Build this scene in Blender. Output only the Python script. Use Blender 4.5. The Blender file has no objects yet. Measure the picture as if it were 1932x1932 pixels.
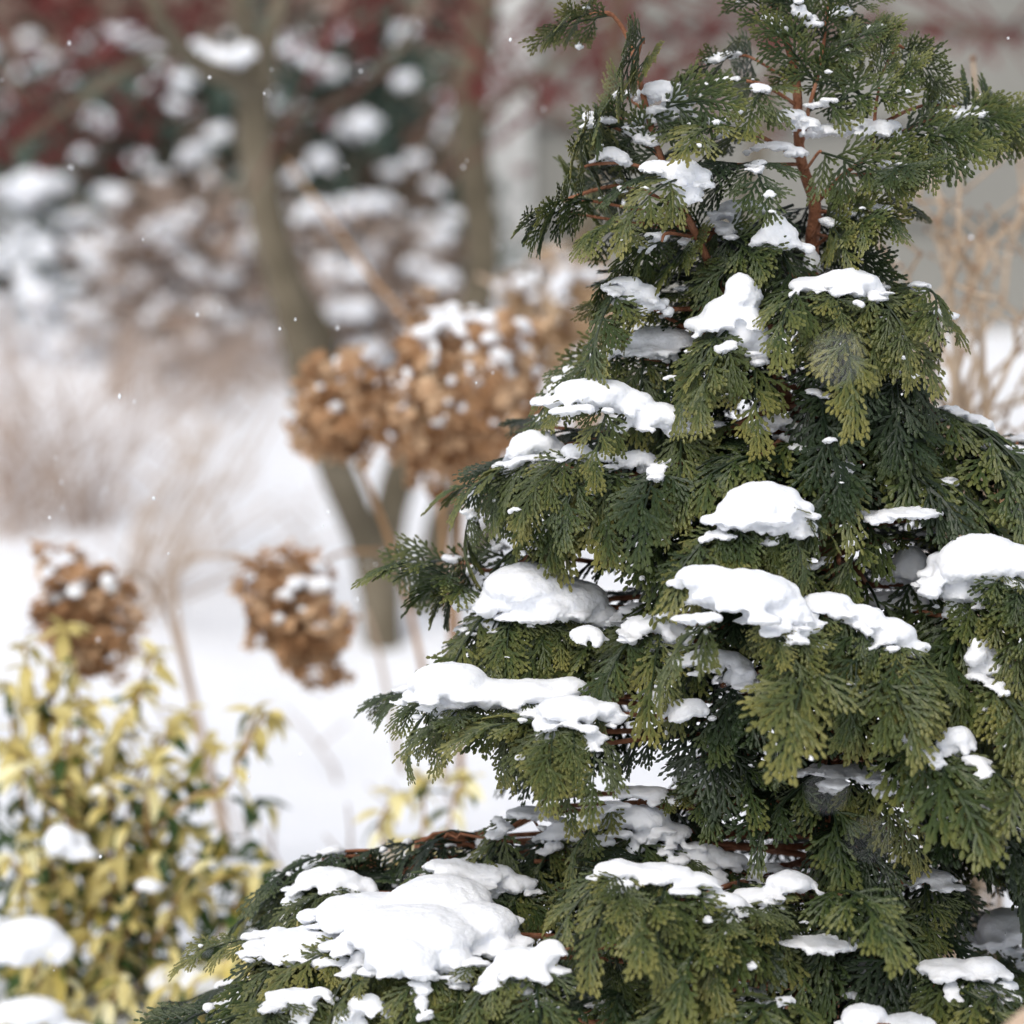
import bpy, bmesh, math, random
import numpy as np
from mathutils import Vector, Matrix, Euler, noise

R = math.radians
scene = bpy.context.scene
col = scene.collection
rng = random.Random(11)

# ------------------------------------------------------------------ camera
CAM_H, PITCH, LENS, SENS = 0.80, R(8.0), 85.0, 24.0
TREE_Y = 2.30
cam_d = bpy.data.cameras.new('camera')
cam = bpy.data.objects.new('camera', cam_d); col.objects.link(cam)
cam.location = (0, 0, CAM_H); cam.rotation_euler = (R(90) - PITCH, 0, 0)
cam_d.sensor_fit = 'HORIZONTAL'; cam_d.sensor_width = SENS; cam_d.lens = LENS
cam_d.clip_start = 0.05; cam_d.clip_end = 500
cam_d.dof.use_dof = True; cam_d.dof.focus_distance = 2.21; cam_d.dof.aperture_fstop = 3.4
cam_d.dof.aperture_blades = 0
scene.camera = cam

# ------------------------------------------------------------------ world, sun, exposure (overcast)
SUN_EL, SUN_AZ = R(52), R(205)          # azimuth measured clockwise from +Y
w = bpy.data.worlds.new('World'); scene.world = w; w.use_nodes = True
nt = w.node_tree; nt.nodes.clear()
out = nt.nodes.new('ShaderNodeOutputWorld'); bg = nt.nodes.new('ShaderNodeBackground')
sky = nt.nodes.new('ShaderNodeTexSky'); sky.sky_type = 'NISHITA'; sky.sun_disc = False
sky.sun_elevation = SUN_EL; sky.sun_rotation = SUN_AZ; sky.dust_density = 4.0; sky.air_density = 1.0
hs = nt.nodes.new('ShaderNodeHueSaturation'); hs.inputs['Saturation'].default_value = 0.42
nt.links.new(sky.outputs[0], hs.inputs['Color']); nt.links.new(hs.outputs[0], bg.inputs[0])
bg.inputs[1].default_value = 0.15
nt.links.new(bg.outputs[0], out.inputs[0])
sl = bpy.data.lights.new('sun', 'SUN'); sl.energy = 0.5; sl.angle = R(40); sl.color = (1, .97, .93)
sun = bpy.data.objects.new('sun', sl); col.objects.link(sun)
sd = Vector((math.sin(SUN_AZ) * math.cos(SUN_EL), math.cos(SUN_AZ) * math.cos(SUN_EL), math.sin(SUN_EL)))
sun.rotation_euler = sd.to_track_quat('Z', 'Y').to_euler(); sun.location = sd * 20

scene.view_settings.view_transform = 'Standard'; scene.view_settings.look = 'None'
scene.view_settings.gamma = 1.0; scene.view_settings.use_curve_mapping = False
scene.view_settings.exposure = 0.37
scene.render.engine = 'CYCLES'
cy = scene.cycles
cy.use_denoising = True; cy.denoiser = 'OPENIMAGEDENOISE'
cy.denoising_input_passes = 'RGB_ALBEDO_NORMAL'
cy.use_adaptive_sampling = False
cy.max_bounces = 7; cy.diffuse_bounces = 5; cy.glossy_bounces = 2; cy.transmission_bounces = 2
cy.caustics_reflective = False; cy.caustics_refractive = False
cy.sample_clamp_indirect = 4

# ------------------------------------------------------------------ helpers
TANH = SENS / 2 / LENS
CP, SP = math.cos(PITCH), math.sin(PITCH)
MPP = 2 * TANH * TREE_Y / 1932.0         # metres per picture unit at the conifer

def at(x, y, Y):
    """point of the place that stands Y metres ahead and is seen at x, y (picture 1932 units wide)"""
    a = (x - 966) / 966 * TANH; b = -(y - 966) / 966 * TANH
    d = Vector((a, CP + b * SP, -SP + b * CP))
    return Vector((0, 0, CAM_H)) + d * (Y / d.y)

TS = 0.70
def T(x, y, t=0.0):
    return at(x, y, TREE_Y - t * TS)

def tag(o, label=None, cat=None, group=None, kind=None):
    if label: o['label'] = label
    if cat: o['category'] = cat
    if group: o['group'] = group
    if kind: o['kind'] = kind
    return o

def link(name, me, parent=None, mat=None):
    o = bpy.data.objects.new(name, me); col.objects.link(o)
    if parent: o.parent = parent
    if mat and me is not None and not me.materials: me.materials.append(mat)
    return o

def empty(name, loc=(0, 0, 0)):
    o = bpy.data.objects.new(name, None); col.objects.link(o); o.location = loc
    o.empty_display_size = .05
    return o

class MB:
    def __init__(s): s.v = []; s.f = []; s.c = []
    def add(s, vs, fs, c=0.0):
        b = len(s.v); s.v += [tuple(p) for p in vs]; s.f += [tuple(i + b for i in f) for f in fs]
        s.c += (list(c) if hasattr(c, '__len__') else [c] * len(vs))
    def mesh(s, name, smooth=False, attr=True):
        me = bpy.data.meshes.new(name); me.from_pydata(s.v, [], s.f)
        if attr:
            a = me.attributes.new('tip', 'FLOAT', 'POINT'); a.data.foreach_set('value', np.array(s.c, 'f'))
        if smooth: me.shade_smooth()
        return me
    def build(s, name, mat, parent=None, smooth=False):
        o = link(name, s.mesh(name, smooth), None, mat)
        if parent is not None:
            bpy.context.view_layer.update() if False else None
            o.parent = parent
            o.matrix_parent_inverse = world(parent).inverted()
        return o

def world(o):
    m = o.matrix_basis.copy()
    while o.parent:
        m = o.parent.matrix_basis @ o.matrix_parent_inverse @ m if False else (o.parent.matrix_basis @ o.matrix_parent_inverse) @ m
        o = o.parent
    return m

def np_mesh(name, V, F, C=None, smooth=False):
    me = bpy.data.meshes.new(name)
    n = len(F); k = F.shape[1]
    me.vertices.add(len(V)); me.vertices.foreach_set('co', V.astype('f').ravel())
    me.loops.add(n * k); me.loops.foreach_set('vertex_index', F.astype('i').ravel())
    me.polygons.add(n); me.polygons.foreach_set('loop_start', np.arange(0, n * k, k, dtype='i'))
    me.update(calc_edges=True)
    if C is not None:
        a = me.attributes.new('tip', 'FLOAT', 'POINT'); a.data.foreach_set('value', C.astype('f'))
    if smooth: me.shade_smooth()
    return me

def tube(mb, pts, radii, sides=7, c=0.0, rough=0.0):
    pts = [Vector(p) for p in pts]
    n = len(pts); rings = []
    up = Vector((.31, .17, .93))
    for i, p in enumerate(pts):
        t = (pts[min(i + 1, n - 1)] - pts[max(i - 1, 0)]).normalized()
        a = t.cross(up);
        if a.length < .05: a = t.cross(Vector((1, 0, 0)))
        a.normalize(); b = t.cross(a)
        up = -b if (-b).dot(up) > 0 else b
        r = radii[i]
        ring = []
        for k in range(sides):
            an = 2 * math.pi * k / sides
            rr = r * (1 + rough * rng.uniform(-1, 1))
            ring.append(p + (a * math.cos(an) + b * math.sin(an)) * rr)
        rings.append(ring)
    vs = [q for r_ in rings for q in r_]; fs = []
    for i in range(n - 1):
        for k in range(sides):
            k2 = (k + 1) % sides
            fs.append((i * sides + k, i * sides + k2, (i + 1) * sides + k2, (i + 1) * sides + k))
    fs.append(tuple(range(sides))[::-1]); fs.append(tuple((n - 1) * sides + k for k in range(sides)))
    mb.add(vs, fs, c)

def spline(pts, per=6):
    """Catmull-Rom through points"""
    P = [Vector(p) for p in pts]
    P = [P[0] * 2 - P[1]] + P + [P[-1] * 2 - P[-2]]
    o = []
    for i in range(1, len(P) - 2):
        for k in range(per):
            u = k / per
            a, b, c_, d = P[i - 1], P[i], P[i + 1], P[i + 2]
            o.append(.5 * ((2 * b) + (c_ - a) * u + (2 * a - 5 * b + 4 * c_ - d) * u * u + (3 * b - a - 3 * c_ + d) * u ** 3))
    o.append(P[-2].copy())
    return o

def lerp(a, b, u): return a + (b - a) * u

# ------------------------------------------------------------------ materials
def base_mat(name, rough=.7):
    m = bpy.data.materials.new(name); m.use_nodes = True
    n = m.node_tree.nodes; b = n['Principled BSDF']; b.inputs['Roughness'].default_value = rough
    b.inputs['Specular IOR Level'].default_value = .25
    return m, m.node_tree, b

def ramp(nt, stops):
    r = nt.nodes.new('ShaderNodeValToRGB'); e = r.color_ramp.elements
    while len(e) < len(stops): e.new(.5)
    for k, (p, c) in enumerate(stops): e[k].position = p; e[k].color = (*c, 1)
    return r

def noise_mat(name, stops, scale, rough=.75, detail=4, bump=0, bscale=None, objrand=0.0):
    m, nt, b = base_mat(name, rough)
    tc = nt.nodes.new('ShaderNodeTexCoord'); nz = nt.nodes.new('ShaderNodeTexNoise')
    nz.inputs['Scale'].default_value = scale; nz.inputs['Detail'].default_value = detail
    nt.links.new(tc.outputs['Object'], nz.inputs['Vector'])
    r = ramp(nt, stops)
    src = nz.outputs[0]
    if objrand:
        oi = nt.nodes.new('ShaderNodeObjectInfo')
        ma = nt.nodes.new('ShaderNodeMath'); ma.operation = 'MULTIPLY_ADD'
        nt.links.new(oi.outputs['Random'], ma.inputs[0]); ma.inputs[1].default_value = objrand
        sb = nt.nodes.new('ShaderNodeMath'); sb.operation = 'SUBTRACT'
        nt.links.new(nz.outputs[0], sb.inputs[0]); sb.inputs[1].default_value = objrand * .5
        nt.links.new(sb.outputs[0], ma.inputs[2]); src = ma.outputs[0]
    nt.links.new(src, r.inputs[0]); nt.links.new(r.outputs[0], b.inputs['Base Color'])
    if bump:
        n2 = nt.nodes.new('ShaderNodeTexNoise'); n2.inputs['Scale'].default_value = bscale or scale * 4
        n2.inputs['Detail'].default_value = 3
        nt.links.new(tc.outputs['Object'], n2.inputs['Vector'])
        bp = nt.nodes.new('ShaderNodeBump'); bp.inputs['Strength'].default_value = bump
        bp.inputs['Distance'].default_value = .002
        nt.links.new(n2.outputs[0], bp.inputs['Height']); nt.links.new(bp.outputs[0], b.inputs['Normal'])
    return m

def snow_mat(name, bscale, dist):
    m, nt, b = base_mat(name, .55)
    b.inputs['Base Color'].default_value = (.865, .885, .92, 1)
    tc = nt.nodes.new('ShaderNodeTexCoord')
    n2 = nt.nodes.new('ShaderNodeTexNoise'); n2.inputs['Scale'].default_value = bscale
    n2.inputs['Detail'].default_value = 5; n2.inputs['Roughness'].default_value = .7
    nt.links.new(tc.outputs['Object'], n2.inputs['Vector'])
    bp = nt.nodes.new('ShaderNodeBump'); bp.inputs['Strength'].default_value = .5; bp.inputs['Distance'].default_value = dist
    nt.links.new(n2.outputs[0], bp.inputs['Height']); nt.links.new(bp.outputs[0], b.inputs['Normal'])
    b.inputs['Subsurface Weight'].default_value = .35
    b.inputs['Subsurface Radius'].default_value = (1, 1.05, 1.2)
    b.inputs['Subsurface Scale'].default_value = .008
    return m

def foliage_mat(name, dark, mid, tipc, yellow=.0):
    m, nt, b = base_mat(name, .42)
    b.inputs['Specular IOR Level'].default_value = .4
    at_ = nt.nodes.new('ShaderNodeAttribute'); at_.attribute_name = 'tip'
    tc = nt.nodes.new('ShaderNodeTexCoord')
    nz = nt.nodes.new('ShaderNodeTexNoise'); nz.inputs['Scale'].default_value = 60; nz.inputs['Detail'].default_value = 3
    nt.links.new(tc.outputs['Object'], nz.inputs['Vector'])
    oi = nt.nodes.new('ShaderNodeObjectInfo')
    a1 = nt.nodes.new('ShaderNodeMath'); a1.operation = 'MULTIPLY_ADD'
    nt.links.new(nz.outputs[0], a1.inputs[0]); a1.inputs[1].default_value = .55
    a2 = nt.nodes.new('ShaderNodeMath'); a2.operation = 'MULTIPLY_ADD'
    nt.links.new(oi.outputs['Random'], a2.inputs[0]); a2.inputs[1].default_value = .34; a2.inputs[2].default_value = -.48 + yellow
    nt.links.new(a2.outputs[0], a1.inputs[2])
    a3 = nt.nodes.new('ShaderNodeMath'); a3.operation = 'ADD'
    nt.links.new(a1.outputs[0], a3.inputs[0]); nt.links.new(at_.outputs['Fac'], a3.inputs[1])
    r = ramp(nt, [(0, dark), (.45, mid), (1, tipc)])
    nt.links.new(a3.outputs[0], r.inputs[0]); nt.links.new(r.outputs[0], b.inputs['Base Color'])
    # fine scale relief
    n2 = nt.nodes.new('ShaderNodeTexNoise'); n2.inputs['Scale'].default_value = 700; n2.inputs['Detail'].default_value = 2
    nt.links.new(tc.outputs['Object'], n2.inputs['Vector'])
    bp = nt.nodes.new('ShaderNodeBump'); bp.inputs['Strength'].default_value = .5; bp.inputs['Distance'].default_value = .001
    nt.links.new(n2.outputs[0], bp.inputs['Height']); nt.links.new(bp.outputs[0], b.inputs['Normal'])
    return m

M = {}
M['snow'] = snow_mat('snow', 420, .0016)
M['ground'] = snow_mat('ground_snow', 60, .01); M['ground'].node_tree.nodes['Principled BSDF'].inputs['Subsurface Weight'].default_value = 0
M['green'] = foliage_mat('conifer_green', (.009, .020, .006), (.039, .059, .014), (.145, .148, .037))
M['olive'] = foliage_mat('conifer_olive', (.014, .025, .007), (.058, .075, .018), (.185, .172, .044), .03)
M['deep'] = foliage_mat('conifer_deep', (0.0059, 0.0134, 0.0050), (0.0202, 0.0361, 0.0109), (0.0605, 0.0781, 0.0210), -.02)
M['rust'] = noise_mat('dead_foliage', [(.3, (.13, .05, .022)), (.7, (.30, .13, .06))], 40)
M['bark'] = noise_mat('conifer_bark', [(.3, (.13, .05, .025)), (.55, (.27, .115, .06)), (.75, (.36, .2, .13))], 90, bump=.8, bscale=400)
M['maple'] = noise_mat('maple_bark', [(.3, (.085, .07, .045)), (.6, (.15, .125, .085)), (.8, (.22, .19, .14))], 14, bump=.6, bscale=60)
M['redleaf'] = noise_mat('red_leaf', [(.3, (.08, .014, .013)), (.7, (.20, .035, .032))], 6)
M['floret'] = noise_mat('dry_floret', [(.15, (.26, .135, .062)), (.5, (.50, .30, .16)), (.85, (.68, .50, .33))], 25, objrand=.7)
M['palefloret'] = noise_mat('pale_floret', [(.15, (.30, .19, .10)), (.5, (.47, .33, .20)), (.85, (.62, .48, .33))], 25, objrand=.7)
M['cane'] = noise_mat('cane', [(.3, (.30, .16, .07)), (.7, (.48, .28, .13))], 30)
M['palecane'] = noise_mat('pale_cane', [(.3, (.36, .26, .18)), (.7, (.52, .40, .30))], 30)
M['tan'] = noise_mat('tan_twig', [(.3, (.30, .21, .135)), (.5, (.43, .325, .225)), (.8, (.55, .44, .33))], 40, bump=.5, bscale=200)
M['node'] = noise_mat('twig_node', [(.3, (.17, .09, .05)), (.7, (.30, .18, .11))], 60)
M['brush'] = noise_mat('brush_stem', [(.3, (.22, .15, .10)), (.7, (.40, .30, .23))], 10)
M['brushpale'] = noise_mat('pale_brush', [(.3, (.34, .25, .20)), (.7, (.50, .40, .33))], 10)
M['hedge'] = noise_mat('hedge_leaf', [(.25, (.22, .15, .115)), (.5, (.34, .26, .21)), (.8, (.50, .41, .35))], 3)
M['everg'] = noise_mat('evergreen_leaf', [(.3, (.028, .05, .038)), (.7, (.075, .115, .085))], 6, rough=.45)
M['yleaf'] = noise_mat('yellow_leaf', [(.2, (.64, .54, .21)), (.5, (.82, .74, .38)), (.85, (.89, .86, .62))], 45, rough=.5, objrand=.6)
M['vleaf'] = noise_mat('variegated_leaf', [(.36, (.05, .10, .025)), (.46, (.16, .20, .05)), (.55, (.62, .50, .14))], 55, rough=.5, objrand=.25)
M['gleaf'] = noise_mat('green_leaf', [(.3, (.02, .05, .018)), (.7, (.06, .11, .035))], 40, rough=.45, objrand=.5)
M['estem'] = noise_mat('euonymus_stem', [(.3, (.32, .19, .08)), (.7, (.50, .33, .17))], 30)
M['siding'] = noise_mat('siding', [(.3, (.20, .197, .178)), (.7, (.24, .236, .212))], 2.2, rough=.6, objrand=.3)
M['trim'] = noise_mat('trim', [(.3, (.50, .50, .48)), (.7, (.58, .58, .56))], 3, rough=.6)
M['found'] = noise_mat('foundation', [(.3, (.30, .29, .27)), (.7, (.40, .39, .37))], 8)

def translucent(m, fac):
    nt = m.node_tree; b = nt.nodes['Principled BSDF']; o = nt.nodes['Material Output']
    t = nt.nodes.new('ShaderNodeBsdfTranslucent'); mx = nt.nodes.new('ShaderNodeMixShader'); mx.inputs[0].default_value = fac
    nt.links.new(b.inputs['Base Color'].links[0].from_socket, t.inputs['Color'])
    nt.links.new(b.outputs[0], mx.inputs[1]); nt.links.new(t.outputs[0], mx.inputs[2]); nt.links.new(mx.outputs[0], o.inputs['Surface'])
for k in ('yleaf', 'vleaf', 'gleaf', 'floret', 'palefloret', 'redleaf'): translucent(M[k], .22)

# ------------------------------------------------------------------ ground
def gz(x, y):
    r = 0.0
    left = 1 / (1 + math.exp((x + .1) * 3))
    if y > 4.2:
        u = min(1, (y - 4.2) / 2.3); r += (.38 * left + .17 * (1 - left)) * u * u * (3 - 2 * u)
    a = min(1, max(0, (y - 1.0) / 2))
    r += a * .07 * noise.noise(Vector((x * .9, y * .9, 3))) + a * .035 * noise.noise(Vector((x * 2.6, y * 2.6, 9))) + a * .008 * noise.noise(Vector((x * 9, y * 9, 5)))
    return r - .03

def ground():
    xs = np.concatenate([-np.geomspace(60, 3, 14), np.linspace(-2.8, 2.8, 113), np.geomspace(3, 60, 14)])
    ys = np.concatenate([-np.geomspace(60, .8, 12), np.linspace(-.6, 9.5, 180), np.geomspace(10, 120, 14)])
    V = np.array([(x, y, gz(x, y)) for y in ys for x in xs])
    nx, ny = len(xs), len(ys)
    F = np.array([(j * nx + i, j * nx + i + 1, (j + 1) * nx + i + 1, (j + 1) * nx + i) for j in range(ny - 1) for i in range(nx - 1)])
    o = link('ground', np_mesh('ground', V, F, smooth=True), None, M['ground'])
    tag(o, 'snow covered garden ground with soft drifts', 'ground', kind='structure')
ground()

# ------------------------------------------------------------------ house wall with lap siding
def house():
    Y0 = 6.9; xl = at(905, 400, Y0).x; xr = 3.4
    h = empty('house', (xl, Y0, gz(xl, Y0)))
    tag(h, 'grey beige house wall with horizontal lap siding behind the conifer', 'house')
    m = MB()
    def box(m, a, b):
        x0, y0, z0 = a; x1, y1, z1 = b
        m.add([(x0, y0, z0), (x1, y0, z0), (x1, y1, z0), (x0, y1, z0), (x0, y0, z1), (x1, y0, z1), (x1, y1, z1), (x0, y1, z1)],
              [(0, 3, 2, 1), (4, 5, 6, 7), (0, 1, 5, 4), (1, 2, 6, 5), (2, 3, 7, 6), (3, 0, 4, 7)])
    box(m, (xl + .02, Y0 + .03, -.2), (xr, Y0 + 3.5, 2.9)); m.build('wall', M['siding'], h)
    m = MB(); box(m, (xl - .01, Y0 - .01, -.25), (xr + .02, Y0 + .028, .2)); m.build('foundation', M['found'], h)
    ex = .185; z = .205; k = 0
    while z < 2.85:
        m = MB()
        m.add([(xl + .1, Y0 - .012, z), (xr, Y0 - .012, z), (xr, Y0 + .016, z + ex + .02), (xl + .1, Y0 + .016, z + ex + .02),
               (xl + .1, Y0 + .003, z), (xr, Y0 + .003, z), (xr, Y0 + .028, z + ex + .02), (xl + .1, Y0 + .028, z + ex + .02)],
              [(0, 1, 2, 3), (7, 6, 5, 4), (4, 5, 1, 0), (3, 2, 6, 7), (1, 5, 6, 2), (4, 0, 3, 7)])
        m.build('siding_board', M['siding'], h); z += ex; k += 1
    m = MB(); box(m, (xl, Y0 - .022, .205), (xl + .098, Y0 + .029, 2.9)); m.build('corner_board', M['trim'], h)
house()

# ------------------------------------------------------------------ snow bodies
def ico(level):
    bm = bmesh.new(); bmesh.ops.create_icosphere(bm, subdivisions=level, radius=1)
    V = np.array([v.co[:] for v in bm.verts]); F = np.array([[v.index for v in f.verts] for f in bm.faces]); bm.free()
    return V, F
ICO3 = ico(3); ICO2 = ico(2); ICO1 = ico(1)

def blob_mesh(name, ells, voxel, amp=.0010, freq=130, amp2=.0005, freq2=600, smooth=7):
    """ells: list of (centre, (rx, ry, rz)); union, then rough it up"""
    Vs, Fs, n = [], [], 0
    for c, r in ells:
        V = ICO3[0].copy(); V[:, 2] = np.where(V[:, 2] < 0, V[:, 2] * .8, V[:, 2])
        V = V * np.array(r) + np.array(c)
        Vs.append(V); Fs.append(ICO3[1] + n); n += len(V)
    me = np_mesh(name, np.concatenate(Vs), np.concatenate(Fs))
    o = bpy.data.objects.new('tmp', me); col.objects.link(o)
    md = o.modifiers.new('r', 'REMESH'); md.mode = 'VOXEL'; md.voxel_size = voxel
    if smooth:
        ms = o.modifiers.new('s', 'SMOOTH'); ms.iterations = smooth; ms.factor = .6
    dg = bpy.context.evaluated_depsgraph_get()
    m2 = bpy.data.meshes.new_from_object(o.evaluated_get(dg))
    bpy.data.objects.remove(o); bpy.data.meshes.remove(me)
    nv = len(m2.vertices); co = np.empty(nv * 3, 'f'); no = np.empty(nv * 3, 'f')
    m2.vertices.foreach_get('co', co); m2.vertices.foreach_get('normal', no)
    co = co.reshape(-1, 3); no = no.reshape(-1, 3)
    d = np.empty(nv, 'f')
    for i in range(nv):
        p = Vector(co[i].tolist())
        low = 1.0 + 1.5 * max(0., .5 - no[i][2])
        d[i] = (amp * noise.noise(p * freq) * low + amp2 * noise.noise(p * freq2) * low + 1.6 * amp * noise.noise(p * freq * .3))
    co += no * d[:, None]
    m2.vertices.foreach_set('co', co.ravel()); m2.shade_smooth(); m2.name = name
    return m2

def snow_thing(label, blobs, t=0.0, depth=.8, group='snow lying on the conifer', Yfix=None, voxel=.0015, name='snow_pad', drips=5, amp=.0010):
    ells = []
    rg = random.Random(int(blobs[0][0] * 7 + blobs[0][1]))
    for b in blobs:
        x, y, rx, ry = b[:4]; tt = b[4] if len(b) > 4 else t
        c = T(x, y, tt) if Yfix is None else at(x, y, Yfix - tt)
        s = MPP * (TREE_Y - tt * TS) / TREE_Y if Yfix is None else MPP * Yfix / TREE_Y
        RX, RZ = (rx * s * 1.14, ry * s * 1.17) if Yfix is None else (rx * s, ry * s)
        RY = max(RX * depth, RZ * .9)
        ells.append((c, (RX, RY, RZ)))
        for k in range(drips):
            an = rg.uniform(0, 6.283); u = rg.uniform(.6, .95)
            rr = RZ * rg.uniform(.3, .55)
            ells.append((c + Vector((math.cos(an) * RX * u, math.sin(an) * RY * u, -RZ * rg.uniform(-.05, .45))),
                         (rr * rg.uniform(1, 1.8), rr * rg.uniform(1, 1.6), rr)))
    if Yfix is None:
        core = ells[::drips + 1]
        for c, (RX, RY, RZ) in core:
            for k in range(10):
                an = rg.uniform(0, 6.283); u = rg.uniform(.8, 1.4)
                rr = min(.010, RX * rg.uniform(.18, .42))
                ells.append((c + Vector((math.cos(an) * RX * u, math.sin(an) * RY * u, -RZ * (.25 + .75 * (u - .8)) - rg.uniform(0, .003))), (rr * rg.uniform(.8, 1.5), rr * rg.uniform(.8, 1.4), max(.0014, rr * rg.uniform(.18, .36)))))
    voxel = max(.0010, min(voxel, min(e[1][2] for e in (core if Yfix is None else ells[::drips + 1])) * .33))
    cen = sum((e[0] for e in ells), Vector()) / len(ells)
    ells = [(e[0] - cen, e[1]) for e in ells]
    o = link(name, blob_mesh(name, ells, voxel, amp=amp), None, M['snow']); o.location = cen
    tag(o, label, 'snow', group)
    return o

# ------------------------------------------------------------------ conifer sprays
def frame_bend(t, n, k):
    """turn the direction t towards gravity by k radians at most"""
    g = Vector((0, 0, -1)); ax = t.cross(g)
    if ax.length < 1e-4: return t, n
    lim = t.angle(g); k = max(-.5, min(k * min(1, ax.length + .15), lim * .9))
    q = Matrix.Rotation(k, 3, ax.normalized())
    return (q @ t).normalized(), (q @ n).normalized()

def lobe(mb, p, t, n, L, W, c0, c1, hi):
    s = n.cross(t)
    th = W * .34
    if hi:
        vs = [p, p + t * L * .3 + s * W * .42, p + t * L * .3 + n * th, p + t * L * .3 - s * W * .42, p + t * L * .3 - n * th * .6,
              p + t * L * .72 + s * W * .5, p + t * L * .72 + n * th, p + t * L * .72 - s * W * .5, p + t * L * .72 - n * th * .6, p + t * L - n * W * .12]
        fs = [(0, 2, 1), (0, 3, 2), (0, 4, 3), (0, 1, 4),
              (1, 2, 6, 5), (2, 3, 7, 6), (3, 4, 8, 7), (4, 1, 5, 8),
              (5, 6, 9), (6, 7, 9), (7, 8, 9), (8, 5, 9)]
        mb.add(vs, fs, [c0] + [lerp(c0, c1, .4)] * 4 + [lerp(c0, c1, .85)] * 4 + [c1])
    else:
        vs = [p, p + t * L * .6 + s * W * .5, p + t * L * .6 - s * W * .5, p + t * L, p + t * L * .55 + n * th]
        mb.add(vs, [(0, 4, 1), (0, 2, 4), (1, 4, 3), (4, 2, 3)], [c0, c1, c1, c1, c0])

def axis_strip(mb, pts, ns, w0, w1, c0, c1, hi):
    n = len(pts)
    vs, cs = [], []
    for i in range(n):
        t = (pts[min(i + 1, n - 1)] - pts[max(i - 1, 0)]).normalized()
        s = ns[i].cross(t); u = i / (n - 1)
        w_ = lerp(w0, w1, u) * (1 if not hi else (1.0 + (.16 if i % 2 else -.1)))
        th = w_ * .38
        vs += [pts[i] + s * w_ * .5, pts[i] + ns[i] * th, pts[i] - s * w_ * .5, pts[i] - ns[i] * th * .6]
        cs += [lerp(c0, c1, u)] * 4
    fs = []
    for i in range(n - 1):
        for k in range(4):
            if not hi and k > 1: continue
            k2 = (k + 1) % 4
            fs.append((i * 4 + k2, i * 4 + k, i * 4 + 4 + k, i * 4 + 4 + k2))
    mb.add(vs, fs, cs)

def fan(mb, rg, p, t, n, L, droop, tipness, hi):
    """one flat fan of scale-leaved branchlets: axis, alternate pinnae, small lobes"""
    steps = 12; ds = L / steps
    pts, ns, ts = [p.copy()], [n.copy()], [t.copy()]
    wob = rg.uniform(-1, 1) * 2.0
    for i in range(steps):
        t, n = frame_bend(t, n, droop * ds * rg.uniform(.7, 1.3))
        q = Matrix.Rotation(wob * ds * rg.uniform(0, 1.4), 3, n); t = q @ t
        p = p + t * ds; pts.append(p.copy()); ns.append(n.copy()); ts.append(t.copy())
    axis_strip(mb, pts, ns, .0026, .0023, tipness * .25, tipness * .9, hi)
    lobe(mb, p, t, n, .0070, .0029, tipness * .8, tipness, hi)
    side = rg.choice((-1, 1))
    npn = max(6, int(L / .0041))
    for k in range(npn):
        u = (k + .7) / (npn + .6)
        fi = u * steps; i = int(fi); f = fi - i
        pp = pts[i].lerp(pts[min(i + 1, steps)], f); tt = ts[i]; nn = ns[i]
        side = -side
        prof = math.sin(math.pi * min(1, (u * .80 + .20)) ** 1.15) ** .8
        pl = L * .56 * prof * rg.uniform(.82, 1.15)
        if pl < .003: continue
        ang = lerp(.88, .58, u) * rg.uniform(.85, 1.15)
        d = Matrix.Rotation(side * ang, 3, nn) @ tt
        n2 = (Matrix.Rotation(side * rg.uniform(-.1, .28), 3, tt) @ nn)
        n2 = (n2 - d * n2.dot(d)).normalized()
        m = max(2, int(pl / .0042)); dd = pl / m
        q_, qn, qs = [pp.copy()], [n2.copy()], []
        curv = -side * rg.uniform(4, 16)
        for j in range(m):
            d, n2 = frame_bend(d, n2, droop * .55 * dd)
            d = Matrix.Rotation(curv * dd, 3, n2) @ d
            pp = pp + d * dd; q_.append(pp.copy()); qn.append(n2.copy()); qs.append(d.copy())
        cb, ct = tipness * lerp(.1, .45, u), tipness * lerp(.7, 1.0, u)
        axis_strip(mb, q_, qn, .0024, .0022, cb, ct, hi)
        lobe(mb, q_[-1], qs[-1], qn[-1], .0062 * rg.uniform(.8, 1.2), .0028, ct * .9, ct, hi)
        ls = -side
        for j in range(1, m):
            for both in (0,):
                s2 = ls if both == 0 else -ls
                uu = j / m
                ll = .0094 * (1 - .45 * uu) * rg.uniform(.75, 1.2) * (1.0 if s2 == -side or pl > .014 else .75)
                ll *= min(1, pl / .013 + .2)
                dl = Matrix.Rotation(s2 * rg.uniform(.42, .62), 3, qn[j]) @ qs[j - 1]
                cc = lerp(cb, ct, uu)
                lobe(mb, q_[j] + qs[j - 1] * dd * (.5 if both else 0), dl, qn[j], ll, .0027, cc * .8, min(1, cc + .12 * tipness), hi)
            ls = -ls

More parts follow.
